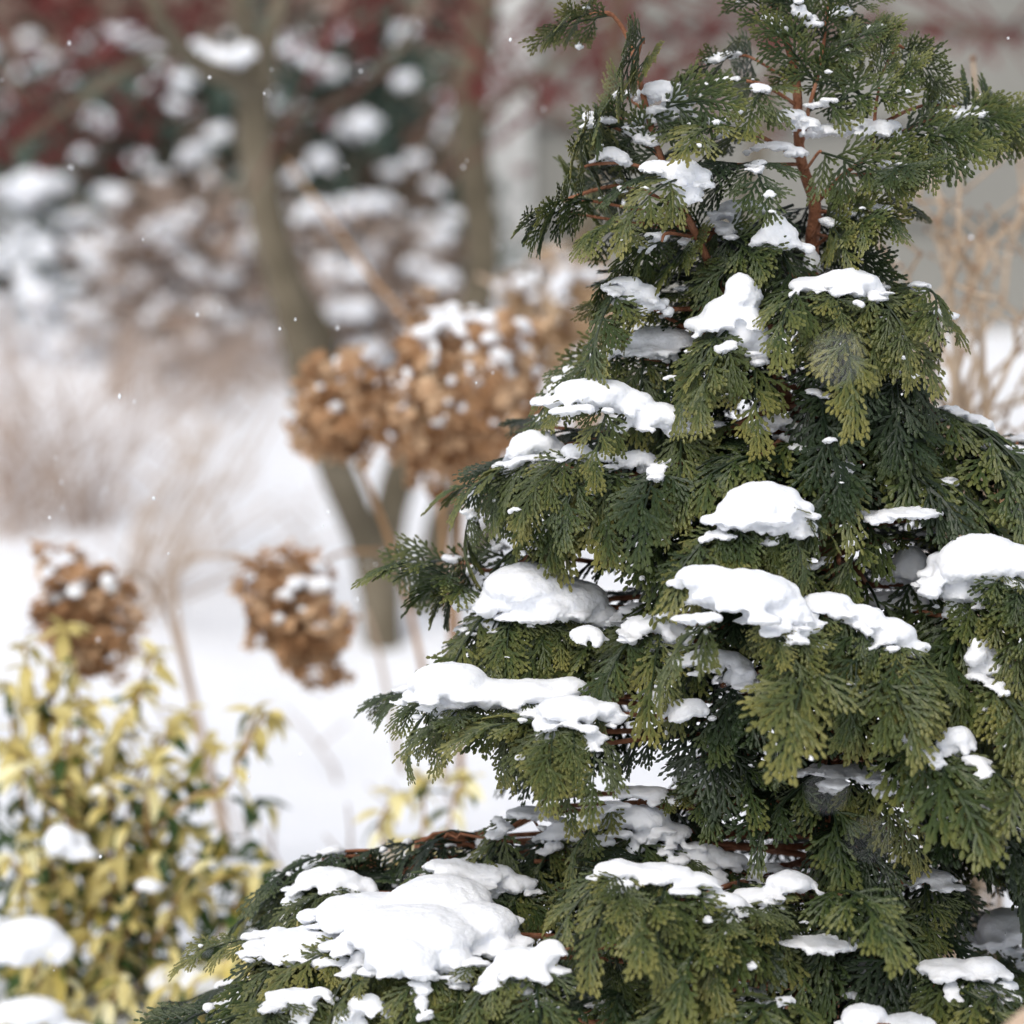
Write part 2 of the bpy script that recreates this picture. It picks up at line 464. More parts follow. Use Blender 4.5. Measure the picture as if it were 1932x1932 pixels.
def make_spray(seed, L, droop, hi=True, nf=8, nrm=(0, 0, 1)):
    rg = random.Random(seed); mb = MB()
    t = Vector((1, 0, 0)); n = Vector(nrm).normalized(); p = Vector((0, 0, 0))
    steps = 16; ds = L / steps
    pts, ns, ts = [p.copy()], [n.copy()], [t.copy()]
    side_curve = rg.uniform(-2.5, 2.5)
    for i in range(steps):
        t, n = frame_bend(t, n, droop * .38 * ds)
        t = Matrix.Rotation(side_curve * ds, 3, n) @ t
        p = p + t * ds; pts.append(p.copy()); ns.append(n.copy()); ts.append(t.copy())
    tube(mb, pts, [lerp(.0013, .0007, i / steps) for i in range(steps + 1)], 5, -.3)
    side = rg.choice((-1, 1))
    for k in range(nf):
        u = (k + .6) / nf; i = min(steps, int(u * steps)); side = -side
        fl = lerp(.040, .029, u) * rg.uniform(.7, 1.25)
        ang = lerp(.98, .60, u) * rg.uniform(.85, 1.15)
        d = Matrix.Rotation(side * ang, 3, ns[i]) @ ts[i]
        nn = Matrix.Rotation(side * rg.uniform(-.3, .5), 3, ts[i]) @ ns[i]
        nn = (nn - d * nn.dot(d)).normalized()
        d = (d + nn * rg.uniform(-.25, .25)).normalized(); nn = (nn - d * nn.dot(d)).normalized()
        fan(mb, rg, pts[i].copy(), d, nn, fl, droop * rg.uniform(.6, 1.5), rg.uniform(.55, 1.0), hi)
    fan(mb, rg, pts[-1].copy(), ts[-1], ns[-1], .036, droop, 1.0, hi)
    return mb

SPR = {'hang': [], 'mid': [], 'flat': [], 'face': []}
for key, dr, cnt in (('hang', 28, 8), ('mid', 15, 6), ('flat', 7, 3), ('face', 10, 6)):
    for k in range(cnt):
        mb = make_spray(100 + k * 13 + int(dr), rng.uniform(.064, .082), dr, True, rng.choice((5, 6, 7)), (0, -.85, .5) if key == 'face' else (0, 0, 1))
        SPR[key].append(mb.mesh('spray'))
SPRM = {}
def spray_mesh(key, k, mat):
    kk = (key, k, mat)
    if kk not in SPRM:
        me = SPR[key][k].copy(); me.name = 'spray'; me.materials.clear(); me.materials.append(M[mat]); SPRM[kk] = me
    return SPRM[kk]
LOW = []
for k in range(4):
    mb = make_spray(900 + k, .072, (14, 22, 20, 10)[k], False, 7)
    F = []
    for f in mb.f:
        if len(f) == 3: F.append(f)
        elif len(f) == 4: F += [(f[0], f[1], f[2]), (f[0], f[2], f[3])]
    LOW.append((np.array(mb.v), np.array(F), np.array(mb.c)))

# ------------------------------------------------------------------ the conifer
TRUNK = [(1558, 2260), (1558, 1950), (1562, 1650), (1560, 1400), (1566, 1150), (1562, 960), (1540, 720), (1530, 560), (1532, 460), (1537, 385), (1509, 290),
         (1503, 160), (1480, 65), (1446, -15), (1420, -70)]
def trunk_x(y):
    for (x0, y0), (x1, y1) in zip(TRUNK, TRUNK[1:]):
        if y1 <= y <= y0: return lerp(x0, x1, (y - y0) / (y1 - y0))
    return 1558
base = T(1558, 2200, 0); base.z = gz(base.x, base.y) - .01
conifer = empty('conifer', base)
tag(conifer, 'dark green dwarf conifer with flat drooping sprays carrying pads of fresh snow', 'conifer')
CI = Matrix.Translation(base).inverted()
mb = MB()
tp = spline([base] + [T(x, y, 0) for x, y in TRUNK[1:]], 5)
tube(mb, tp, [lerp(.013, .0012, (i / (len(tp) - 1)) ** .62) for i in range(len(tp))], 10, 0, .07)
tr = link('trunk', mb.mesh('trunk', True), conifer, M['bark']); tr.matrix_parent_inverse = CI

n_spray = [0]
low_V, low_F, low_C, low_n = [], [], [], [0]
# keep sprays inside the outline the tree has and under the snow that rests on it
OUTLINE = [(270, 2100), (280, 1900), (330, 1868), (440, 1880), (480, 1850), (400, 1815), (372, 1768), (480, 1758), (560, 1742), (500, 1725), (436, 1672), (442, 1640), (520, 1618), (596, 1650), (606, 1600), (603, 1570), (640, 1542), (704, 1590), (714, 1640), (760, 1625), (800, 1600), (776, 1575), (830, 1556), (940, 1560), (1000, 1528), (1010, 1500), (946, 1490), (940, 1440), (900, 1412), (800, 1412), (702, 1345), (706, 1318), (780, 1290), (850, 1250), (920, 1268), (1000, 1262), (960, 1262), (842, 1256), (852, 1215), (786, 1165), (782, 1140), (728, 1085), (732, 1046), (830, 1028), (940, 1068), (1000, 1060), (955, 1005), (920, 990), (862, 915), (862, 870), (900, 862), (950, 860), (1000, 812), (946, 842), (942, 788), (1000, 788), (1030, 770), (1050, 735), (1080, 720), (1040, 724), (1002, 704), (1006, 664), (1080, 664), (1130, 660), (1180, 640), (1120, 634), (1082, 596), (1086, 506), (1150, 506), (1210, 505), (1150, 492), (1056, 480), (1056, 458), (1100, 450), (1040, 425), (990, 436), (948, 496), (936, 482), (956, 408), (1020, 380), (1060, 366), (1036, 325), (1066, 290), (1110, 272), (1040, 248), (1066, 208), (1126, 200), (1126, 138), (1178, 128), (1150, 62), (1110, 54), (1030, 104), (1010, 92), (1056, 16), (1150, 6), (1204, 50), (1262, 108), (1290, 120), (1330, 104), (1400, 82), (1420, 44), (1336, 42), (1356, 2), (1390, -100), (1700, -100), (1672, 20), (1692, 60), (1764, 72), (1744, 110), (1732, 150), (1790, 138), (1854, 132), (1884, 186), (2150, 165), (2150, 310), (1925, 285), (1900, 262), (1850, 336), (1828, 322), (1764, 334), (1724, 404), (1704, 434), (1650, 464), (1620, 474), (1600, 500), (1660, 508), (1742, 498), (1764, 588), (1842, 586), (1848, 640), (1794, 694), (1700, 722), (1744, 738), (1784, 768), (1854, 776), (1872, 838), (1930, 818), (2150, 805), (2150, 2100)]
GC = 6.0; G0 = -200; GN = 400
gx = G0 + (np.arange(GN) + .5) * GC
GXX, GYY = np.meshgrid(gx, gx)
inside = np.zeros((GN, GN), bool)
for (x0, y0), (x1, y1) in zip(OUTLINE, OUTLINE[1:] + OUTLINE[:1]):
    c_ = (y0 > GYY) != (y1 > GYY)
    with np.errstate(divide='ignore', invalid='ignore'):
        xi = (x1 - x0) * (GYY - y0) / (y1 - y0 if y1 != y0 else 1e-9) + x0
    inside ^= c_ & (GXX < xi)
padY = np.full((GN, GN), -1.0); padW = np.zeros((GN, GN)); padI = np.zeros((GN, GN), int); hidden = np.zeros((GN, GN), bool); pad_area = [1.0]; pad_hid = [0.0]
cover = np.zeros((GN, GN))
FWD = np.array((0, CP, -SP)); UPV = np.array((0, SP, CP)); CAMP = np.array((0, 0, CAM_H))
def project(V):
    d = V - CAMP; z = d @ FWD
    return 966 + 966 * (d[:, 0] / z) / TANH, 966 - 966 * ((d @ UPV) / z) / TANH
def cells(V):
    x, y = project(V)
    i = np.clip(((x - G0) / GC).astype(int), 0, GN - 1); j = np.clip(((y - G0) / GC).astype(int), 0, GN - 1)
    return j, i
def reserve(blobs, t):
    pid = len(pad_area); pad_area.append(1.0); pad_hid.append(0.0)
    for b in blobs:
        x, y, rx, ry = b[:4]; tt = b[4] if len(b) > 4 else t
        u = (GXX - x) / (rx * 1.12); v = (GYY - y) / (ry * 1.18)
        m = (u * u + v * v) < 1
        ww = np.where(v < .45, 1.0, .22)
        padW[m] = np.maximum(padW[m], ww[m]); padI[m] = pid; padY[m] = np.maximum(padY[m], TREE_Y - tt * TS + .4 * rx * MPP)
SUB = {k: [np.array([v.co[:] for v in me.vertices])[::23] for me in SPR[k]] for k in SPR}
def judge(V):
    j, i = cells(V)
    o_ = 1 - inside[j, i].mean()
    hit = (V[:, 1] < padY[j, i])
    key = np.unique((j * GN + i)[hit])
    return o_, padW.ravel()[key].sum() * GC * GC, j, i, key
def hides(key, share=.27, commit=True):
    """would these cells leave some snow pad too hidden?"""
    fresh = key[~hidden.ravel()[key]]
    if not len(fresh): return False
    ids = padI.ravel()[fresh]; w_ = padW.ravel()[fresh]
    add = {int(k): float(w_[ids == k].sum()) * 2.0 for k in np.unique(ids) if k}
    if any(pad_hid[k] + v > share * pad_area[k] for k, v in add.items()): return True
    if commit:
        hidden.ravel()[fresh] = True
        for k, v in add.items(): pad_hid[k] += v
    return False

ROT = lambda yaw, pitch, roll: Matrix.Rotation(yaw, 3, 'Z') @ Matrix.Rotation(-pitch, 3, 'Y') @ Matrix.Rotation(roll, 3, 'X')
AX = {k: [np.array([v.co[:] for v in me.vertices[:85]]).reshape(17, 5, 3).mean(1) for me in SPR[k]] for k in SPR}; AXES = []
SPTS = []; DENS = 1.35
def box_mean_at(j, i):
    return float(cover[j, i].mean())
def put_spray(branch, pos, yaw, pitch, roll, scale, kind, mat, tries=14, loose=False):
    best = None
    for a in range(tries):
        k = rng.randrange(len(SPR[kind])); w_ = a / tries
        y_ = yaw + rng.uniform(-1, 1) * .9 * w_; p_ = pitch + rng.uniform(-.5, .35) * w_; r_ = roll + rng.uniform(-.4, .4) * w_
        sc = scale * (1 - .32 * w_ * rng.random())
        m = np.array(ROT(y_, p_, r_)) * sc
        V = SUB[kind][k] @ m.T + np.array(pos)
        o_, c_, j, i, key = judge(V)
        cost = o_ * 3 + c_ / 2500 + .05 * w_
        if best is None or cost < best[0]: best = (cost, k, y_, p_, r_, sc, o_, c_, j, i, key)
        if cost < .22: break
    cost, k, y_, p_, r_, sc, o_, c_, j, i, key = best
    if o_ > (.42 if loose else .2) or c_ > 750: return None
    if not loose and box_mean_at(j, i) > DENS: return None
    if hides(key): return None
    AXES.append(AX[kind][k] @ (np.array(ROT(y_, p_, r_)) * sc).T + np.array(pos))
    SPTS.append(SUB[kind][k] @ (np.array(ROT(y_, p_, r_)) * sc).T + np.array(pos))
    o = link('spray', spray_mesh(kind, k, mat), branch)
    o.location = pos; o.rotation_euler = ROT(y_, p_, r_).to_euler()
    o.scale = (sc, sc * rng.uniform(.92, 1.08), sc)
    np.add.at(cover, (j, i), 1.0)
    n_spray[0] += 1
    return o

def put_low(pos, yaw, pitch, roll, scale):
    V, F, C = LOW[rng.randrange(len(LOW))]
    m = np.array(ROT(yaw, pitch, roll)) * scale
    W_ = V @ m.T + np.array(pos)
    o_, c_, j, i, key = judge(W_[::17])
    if o_ > .04 or c_ > 500 or hides(key, .2): return
    low_V.append(W_); low_F.append(F + low_n[0]); low_C.append(C); low_n[0] += len(V)

# snow pads: label, blobs (x, y, half width, half height[, t]), t, depth ratio
PADS = []
PADS.append(('thin snow patch between upright green sprays near the left leader top', [(1252, 172, 36, 18), (1272, 206, 28, 16), (1228, 222, 24, 10), (1226, 252, 24, 7)], .03, .8))
PADS.append(('small snow lump on the upper left sprays beside the left leader', [(1150, 291, 24, 13), (1172, 296, 14, 10)], .05, .8))
PADS.append(('angular snow slab at the foot of the left leader', [(1242, 312, 30, 9), (1285, 330, 40, 26), (1300, 362, 20, 20)], .11, .8))
PADS.append(('narrow snow ridge just left of the upper trunk', [(1400, 388, 42, 10), (1370, 405, 22, 12)], .03, .8))
PADS.append(('small steep snow cone left of the bare upper trunk', [(1467, 446, 36, 24), (1464, 425, 20, 20)], .10, .8))
PADS.append(('small snow wedge in the crotch at the foot of the upper trunk', [(1528, 495, 14, 18), (1533, 480, 10, 10)], .03, .8))
PADS.append(('long thin snow strip among sprays right of the upper trunk', [(1570, 245, 40, 7, .0), (1625, 232, 30, 8, .02), (1665, 240, 34, 13, .03), (1690, 258, 22, 8, .03)], .03, .8))
PADS.append(('small snow patch on sprays left of the upper trunk', [(1490, 215, 26, 9), (1520, 232, 22, 10), (1460, 275, 34, 8)], .03, .8))
PADS.append(('snow fan on the short left branch with the reddish bare twig', [(1180, 532, 28, 10), (1205, 555, 36, 18), (1230, 576, 22, 9)], .10, .8))
PADS.append(('large sloping snow drape below the bare lower end of the left leader', [(1398, 545, 26, 26), (1380, 590, 50, 26), (1405, 630, 38, 34), (1335, 612, 40, 14), (1425, 665, 14, 16)], .12, .8))
PADS.append(('broad flat snow sheet behind the short left branch', [(1250, 640, 56, 22), (1190, 658, 50, 11), (1140, 666, 22, 6)], .05, .8))
PADS.append(('flat topped snow slab on the branch right of the trunk', [(1600, 532, 56, 22), (1530, 537, 38, 12), (1640, 546, 26, 18)], .12, .8))
PADS.append(('twin humped snow bank on the left middle branch', [(1120, 742, 66, 24), (1180, 758, 46, 22), (1240, 785, 52, 22), (1288, 802, 24, 11)], .14, .8))
PADS.append(('pointed snow wedge above the drooping left sprays', [(1010, 840, 44, 25), (978, 860, 26, 9), (1040, 850, 26, 18)], .06, .8))
PADS.append(('low snow ledge right of the pointed left snow wedge', [(1088, 852, 26, 14), (1150, 862, 36, 11), (1205, 864, 30, 13), (1222, 876, 14, 9)], .13, .8))
PADS.append(('thin snow shelf beside the middle of the trunk', [(1460, 795, 34, 12)], .1, .8))
PADS.append(('tall round snow dome on the front branch before the trunk', [(1440, 952, 70, 38), (1402, 978, 42, 26), (1490, 985, 34, 26)], .22, .8))
PADS.append(('thin flat snow strip on the right branch beside the rust coloured foliage', [(1715, 967, 58, 7)], .18, .8))
PADS.append(('large irregular snow mass at the right edge of the picture', [(1850, 1062, 76, 48), (1812, 1110, 42, 32), (1905, 1062, 50, 34), (1800, 1148, 16, 22)], .19, .8))
PADS.append(('shaded snow shelf deep inside the right branches', [(1720, 1070, 32, 36), (1742, 1112, 36, 18), (1690, 1130, 56, 12)], .1, .8))
PADS.append(('long curving snow pad right of the largest front pad', [(1560, 1135, 42, 16), (1620, 1160, 42, 18), (1675, 1195, 48, 25), (1700, 1215, 32, 18)], .24, .8))
PADS.append(('largest thick snow pad on the front branches near the middle', [(1335, 1090, 54, 22), (1400, 1118, 90, 38), (1468, 1155, 56, 26), (1508, 1182, 26, 14)], .27, .8))
PADS.append(('low snow patch tucked under the left end of the largest front pad', [(1230, 1178, 46, 18), (1272, 1196, 28, 16)], .17, .8))
PADS.append(('wide smooth snow bank shaded by sprays above on the left', [(1000, 1108, 78, 40), (1060, 1132, 78, 38), (955, 1135, 50, 15), (1115, 1160, 46, 22), (930, 1175, 36, 9)], .09, 1.0))
PADS.append(('small snow knob at the right end of the shaded left bank', [(1105, 1195, 28, 14)], .17, .8))
PADS.append(('snow strip under the fringe of the largest front pad', [(1345, 1242, 54, 14), (1400, 1268, 18, 26)], .2, .8))
PADS.append(('long domed snow pad on the lowest middle left branch tip', [(850, 1290, 66, 36), (920, 1310, 66, 26), (1000, 1305, 66, 22), (1060, 1298, 42, 17), (830, 1332, 32, 16)], .16, .9))
PADS.append(('snow pad curling over olive sprays right of the long domed pad', [(1080, 1340, 62, 24), (1140, 1336, 32, 13), (1030, 1372, 24, 24)], .23, .8))
PADS.append(('short snow shelf in the centre left interior', [(1298, 1336, 34, 15), (1240, 1314, 22, 12)], .22, .8))
PADS.append(('isolated snow knob on sprays near the right edge', [(1806, 1398, 32, 26), (1788, 1420, 14, 10)], .28, .8))
PADS.append(('forked snow patch right of the long curving pad', [(1848, 1232, 22, 28), (1870, 1264, 24, 12), (1838, 1272, 14, 14)], .23, .8))
PADS.append(('thin snow line in the dark interior below the centre', [(1590, 1456, 66, 7)], .2, .8))
PADS.append(('patchy sloping snow sheet in the lower interior', [(1212, 1495, 46, 12), (1200, 1542, 56, 20), (1250, 1572, 52, 20), (1312, 1612, 48, 18), (1372, 1622, 36, 12), (1440, 1640, 36, 10)], .16, .8))
PADS.append(('snow ridge along the lower left branch below the long domed pad', [(1000, 1534, 42, 10), (1060, 1570, 32, 13)], .09, .8))
PADS.append(('curved snow crest on the lower front branch', [(1172, 1642, 46, 15), (1245, 1648, 56, 16), (1310, 1662, 42, 13), (1368, 1704, 40, 19)], .31, .8))
PADS.append(('pair of snow lumps at the right end of the lower front crest', [(1430, 1690, 46, 14), (1490, 1665, 42, 20)], .27, .8))
PADS.append(('huge spreading snow sheet on the lowest left branch', [(700, 1722, 100, 26, .2), (830, 1702, 90, 40, .2), (785, 1760, 120, 42, .27), (900, 1742, 72, 32, .25), (760, 1806, 64, 36, .32), (590, 1775, 84, 14, .22), (515, 1784, 48, 10, .2), (850, 1810, 40, 26, .31)], .25, 1.0))
PADS.append(('flat snow patch behind the huge lowest left sheet', [(620, 1660, 56, 20), (670, 1672, 36, 15)], .09, .8))
PADS.append(('lumpy snow patch right of the huge lowest left sheet', [(990, 1812, 52, 22), (948, 1842, 34, 24), (1040, 1792, 26, 18)], .35, .8))
PADS.append(('thin arched snow ridge behind the huge lowest left sheet', [(850, 1634, 46, 9), (910, 1648, 54, 13), (970, 1666, 36, 14)], .14, .8))
PADS.append(('small snow strip on the bottom left sprays', [(552, 1882, 42, 15), (600, 1874, 22, 10)], .3, .8))
PADS.append(('broken snow lump at the bottom edge left of centre', [(690, 1896, 34, 18), (655, 1926, 28, 18)], .34, .8))
PADS.append(('stepped snow shelf on the lower right branch', [(1790, 1826, 56, 12), (1850, 1820, 36, 13), (1872, 1862, 46, 15)], .28, .8))
PADS.append(('snow lump at the bottom edge right of centre', [(1632, 1918, 40, 22), (1715, 1928, 46, 10)], .35, .8))
PADS.append(('small snow hump on a shaded right branch', [(1760, 1656, 36, 12)], .2, .8))
PADS.append(('thin snow strip on a lower front branch right of the crest', [(1520, 1778, 52, 6)], .3, .8))
PADS.append(('snow mound in the gap at the lower right edge', [(1905, 1750, 56, 34), (1870, 1775, 36, 20)], .05, .8))


for label, blobs, t, dp in PADS: reserve(blobs, t)
for k in range(1, len(pad_area)): pad_area[k] = padW[padI == k].sum()

SP_L = .095      # a spray with its end fan reaches about this far
def branch(pts, n, kind='hang', scale=1.0, mat=None, r0=.0024, start=.35, spread=.75, stemlike=False, end=True, pitch=0.0, keep=False, extra=None, loose_all=False):
    """pts: (x, y, t) picks along the branch; the last is the visible tip"""
    W3 = [T(*p) for p in pts]
    if end:
        d = (W3[-1] - W3[-2]); L = d.length; cut = min(L * .6, SP_L * scale * .80)
        dh = d.normalized(); W3[-1] = W3[-1] - dh * cut; W3[-1].z += cut * (.30 if kind == 'hang' else .12)
    P = spline(W3, 6)
    N = len(P) - 1
    if not keep and not loose_all:
        for q in P[2:]:
            for it in range(16):
                j, i = cells(np.array([q[:]]))
                if inside[j[0], i[0]] and inside[max(0, j[0] - 2), i[0]]: break
                q.z -= .004
    b = bpy.data.objects.new('branch', None); col.objects.link(b); reach = [0]
    def put(p, i, *a, loose=False):
        if put_spray(b, p, *a, loose=loose): reach[0] = max(reach[0], i)
    side = rng.choice((-1, 1))
    for k in range(n):
        last = (k == n - 1) and end
        u = 1.0 if last else lerp(start, .97, (k + rng.uniform(0, .5)) / max(1, n - 1 + .3))
        i = min(N, int(u * N)); p = P[i]
        d = (P[min(N, i + 1)] - P[max(0, i - 1)]).normalized()
        mt = mat or rng.choice(('green', 'green', 'olive', 'green', 'deep'))
        if stemlike:
            side = -side
            yaw = (0 if side > 0 else math.pi) + rng.uniform(-.9, .5) * (1 if side > 0 else -1)
            if last:
                yaw = math.atan2(d.y, d.x); pt = math.asin(max(-1, min(1, d.z))) * .9
            else: pt = rng.uniform(.3, .95) + pitch
            put(p, i, yaw, pt, rng.uniform(-.4, .4), scale * lerp(1, .75, u) * rng.uniform(.85, 1.1), kind, mt)
            continue
        yaw0 = math.atan2(d.y, d.x); pt0 = math.asin(max(-1, min(1, d.z)))
        if last: put(p, i, yaw0 + rng.uniform(-.15, .15), max(-.4, min(.5, pt0)) + .1, rng.uniform(-.25, .25), scale, kind, mt, loose=True)
        else:
            side = -side
            put(p, i, yaw0 + side * spread * rng.uniform(.75, 1.25), rng.uniform(-.12, .25) + pitch, side * rng.uniform(-.1, .35),
                      scale * lerp(1.08, .85, u) * rng.uniform(.88, 1.1), kind, mt, loose=loose_all)
    if extra: extra(put, P)
    kids = list(b.children); bpy.data.objects.remove(b) if not kids and not keep else None
    if not kids and not keep: return None
    R_ = N if keep else min(N, max(2, reach[0] + 1))
    m = MB(); tube(m, P[:R_ + 1], [lerp(r0, .0009, i / N) for i in range(R_ + 1)], 6, 0, .06)
    b2 = link('branch', m.mesh('branch', True), conifer, M['bark']); b2.matrix_parent_inverse = CI
    for c_ in kids: c_.parent = b2
    bpy.data.objects.remove(b)
    return b2

def br(ry, tx, ty, t, n=4, kind='hang', scale=1.0, mat=None, lift=30, **k):
    """a branch from the trunk at height ry to the visible tip"""
    x0 = trunk_x(ry); n = max(2, n - (2 if t > .2 else 1)) if kind == 'hang' else n
    mid = (lerp(x0, tx, .5), lerp(ry, ty, .45) - lift, t * .55)
    m2 = (lerp(x0, tx, .8), lerp(ry, ty, .75) - lift * .9, t * .85)
    return branch([(x0, ry, 0), mid, m2, (tx, ty, t)], n, kind, scale, mat, **k)

# branches that carry the snow pads: sprays hang out from under each pad
def carrier(blobs, t):
    big = [b for b in blobs if b[2] * b[3] > 130]
    if not big: return
    cx = sum(b[0] for b in big) / len(big); cy = sum(b[1] for b in big) / len(big); tm = max((b[4] if len(b) > 4 else t) for b in big)
    order = sorted(big, key=lambda b: abs(b[0] - trunk_x(b[1])))
    ry = min(1990, max(480, cy + 25))
    pts = [(trunk_x(ry), ry, 0)] + [(b[0], b[1] + b[3] * .75, (b[4] if len(b) > 4 else t) - .01) for b in order]
    if abs(pts[1][0] - pts[0][0]) > 160: pts.insert(1, (lerp(pts[0][0], pts[1][0], .5), lerp(pts[0][1], pts[1][1], .5), pts[1][2] * .5))
    def extra(put, P):
        N = len(P) - 1
        for b in big:
            x, y, rx, ry_ = b[:4]; tt = b[4] if len(b) > 4 else t
            nn = max(1, round(rx / 24))
            for k in range(nn):
                u = (k + .5) / nn * 2 - 1
                base = T(x + u * rx * .8, y + ry_ * (.55 + .25 * abs(u)), tt - .004)
                out = -.75 if x + u * rx < trunk_x(y) else .75
                yaw = -math.pi / 2 + u * .55 + out * .55 + rng.uniform(-.3, .3)
                i = min(range(N + 1), key=lambda q: (P[q] - base).length)
                put(base, i, yaw, rng.uniform(-.35, 0), rng.uniform(-.3, .3), rng.uniform(.62, .8), 'hang', rng.choice(('olive', 'olive', 'green')), loose=abs(x + u * rx - trunk_x(y)) > 350)
    def poke(put, P):
        extra(put, P)
        for b in big:
            if b[2] < 40 or rng.random() < .35: continue
            x, y, rx, ry_ = b[:4]; tt = b[4] if len(b) > 4 else t; u = rng.uniform(-.7, .7)
            base = T(x + u * rx, y + ry_ * .25, tt)
            i = min(range(len(P)), key=lambda q: (P[q] - base).length)
            put(base, i, -math.pi / 2 + rng.uniform(-1.3, 1.3), rng.uniform(.0, .25), rng.uniform(-.3, .3), rng.uniform(.42, .6), 'mid', 'olive')
    branch(pts, 0, 'hang', r0=.002, end=False, extra=poke)
for label, blobs, t, dp in PADS:
    if blobs[0][1] > 500: carrier(blobs, t)

# leaders and top arms
branch([(1500, 780, .0), (1440, 660, .03), (1366, 550, .05), (1312, 440, .06), (1246, 295, .04), (1206, 150, .03), (1186, 75, .02), (1155, 28, .02), (1090, 30, .01)], 9, 'face', .78, 'green', r0=.0034, start=.5, stemlike=True, keep=True)
branch([(1160, 30, .02), (1120, 25, .02), (1075, 45, .02), (1008, 100, .02)], 4, 'face', .55, 'olive', r0=.001, start=.05, spread=.3, loose_all=True)
branch([(1509, 290, 0), (1525, 210, .01), (1546, 130, .01), (1558, 50, .0), (1566, -30, 0)], 6, 'face', .72, 'green', r0=.0016, start=.25, stemlike=True, keep=True)
branch([(1500, 150, 0), (1480, 65, 0), (1446, -15, 0), (1425, -60, 0)], 5, 'face', .66, 'green', r0=.0013, start=.1, stemlike=True, keep=True)
branch([(1537, 385, 0), (1585, 335, .02), (1640, 286, .03), (1652, 205, .03), (1668, 120, .03)], 7, 'face', .72, 'green', r0=.002, start=.35, stemlike=True, keep=True)
branch([(1640, 286, .03), (1720, 240, .03), (1800, 210, .02), (1925, 272, .0)], 5, 'face', .85, 'green', r0=.0014, start=.2)
branch([(1650, 240, .03), (1740, 200, .0), (1840, 205, -.02), (1950, 185, -.03)], 4, 'face', .8, 'green', r0=.0013, start=.35)
branch([(1660, 150, .03), (1690, 90, .0), (1730, 100, .0)], 3, 'face', .6, 'olive', r0=.001, start=.1)
branch([(1540, 120, .0), (1620, 70, -.02), (1668, 20, -.02)], 3, 'face', .6, 'green', r0=.001, start=.3)
branch([(1532, 470, 0), (1582, 430, .03), (1625, 396, .05), (1715, 400, .05)], 3, 'mid', .8, 'green', r0=.0013, start=.6)
branch([(1600, 330, .02), (1690, 330, .05), (1750, 360, .06)], 3, 'mid', .8, 'deep', r0=.0013, start=.4)
branch([(1509, 300, 0), (1440, 260, .03), (1360, 235, .05), (1290, 200, .05)], 5, 'mid', .8, 'olive', r0=.0015, start=.25)
branch([(1505, 200, 0), (1440, 160, .02), (1380, 150, .02), (1300, 160, .02)], 4, 'mid', .75, 'olive', r0=.0013, start=.25)
branch([(1503, 160, 0), (1420, 110, -.03), (1350, 110, -.03)], 2, 'face', .65, 'green', r0=.001, start=.4)
branch([(1509, 310, 0), (1430, 310, .06), (1330, 330, .08)], 3, 'mid', .8, 'deep', r0=.0013, start=.35)
branch([(1537, 400, 0), (1600, 400, .02), (1660, 430, .03), (1700, 470, .03)], 4, 'face', .75, 'green', r0=.0012, start=.3)
branch([(1533, 440, 0), (1570, 450, .04), (1600, 500, .06)], 3, 'face', .7, 'deep', r0=.0012, start=.3)
branch([(1640, 290, .03), (1690, 300, .04), (1720, 380, .05)], 4, 'face', .75, 'green', r0=.0012, start=.2)
# left leader's side arms
branch([(1250, 300, .04), (1180, 250, .03), (1110, 225, .03), (1042, 245, .02)], 4, 'face', .8, 'green', r0=.0013, start=.3)
branch([(1225, 215, .03), (1160, 170, .02), (1085, 195, .02)], 3, 'face', .7, 'olive', r0=.001, start=.3)
branch([(1265, 335, .05), (1190, 310, .05), (1120, 310, .05), (1050, 350, .04)], 4, 'face', .8, 'olive', r0=.0013, start=.3)
branch([(1290, 400, .05), (1180, 350, .02), (1060, 380, .0), (942, 490, -.01)], 5, 'face', .85, 'green', r0=.0015, start=.3)
branch([(1305, 430, .05), (1230, 420, .06), (1160, 430, .06), (1058, 478, .03)], 4, 'mid', .8, 'green', r0=.0013, start=.3)
branch([(1270, 345, .06), (1290, 335, .11), (1310, 430, .13)], 3, 'hang', .75, 'olive', r0=.0013, start=.2)
branch([(1320, 450, .05), (1260, 440, .1), (1230, 520, .11)], 3, 'hang', .75, 'green', r0=.0013, start=.2)
branch([(1310, 440, .05), (1370, 440, .03), (1420, 500, .04)], 3, 'mid', .75, 'deep', r0=.0013, start=.3)
branch([(1532, 470, 0), (1470, 450, .05), (1470, 560, .1)], 3, 'hang', .75, 'green', r0=.0014, start=.3)

# left side, going down
branch([(1500, 700, 0), (1400, 650, .03), (1310, 624, .05), (1240, 590, .06), (1090, 560, .05)], 5, 'mid', .8, 'olive', r0=.002, start=.6)
br(700, 1110, 640, .09, 4, 'hang', .75, 'olive', start=.65)
br(740, 1005, 690, .02, 5, 'face', .85, 'green')
br(850, 1045, 790, .10, 5, 'hang', .85, 'olive')
br(830, 1200, 760, .15, 4, 'hang', .8)
br(900, 948, 815, -.03, 4, 'mid', .8, 'deep')
br(930, 866, 905, .05, 5, 'hang', .9, 'olive')
br(960, 985, 900, .12, 5, 'hang', .9, 'olive')
br(960, 960, 985, .06, 4, 'hang', .95, 'green')
br(1000, 1130, 1090, .13, 4, 'hang', .95, 'deep')
br(930, 1180, 890, .17, 4, 'hang', .85)
br(1010, 1060, 1040, .10, 4, 'hang', .9, 'green')
br(1160, 732, 1060, .0, 5, 'face', .85, 'green', lift=50)
br(1190, 790, 1160, .06, 4, 'hang', .85, 'green')
br(1220, 865, 1235, .13, 4, 'hang', .85, 'olive')
br(1200, 960, 1210, .17, 4, 'hang', .8, 'olive')
br(1220, 1060, 1260, .2, 4, 'hang', .85)
br(1380, 705, 1335, .09, 5, 'mid', .85, 'green', lift=40)
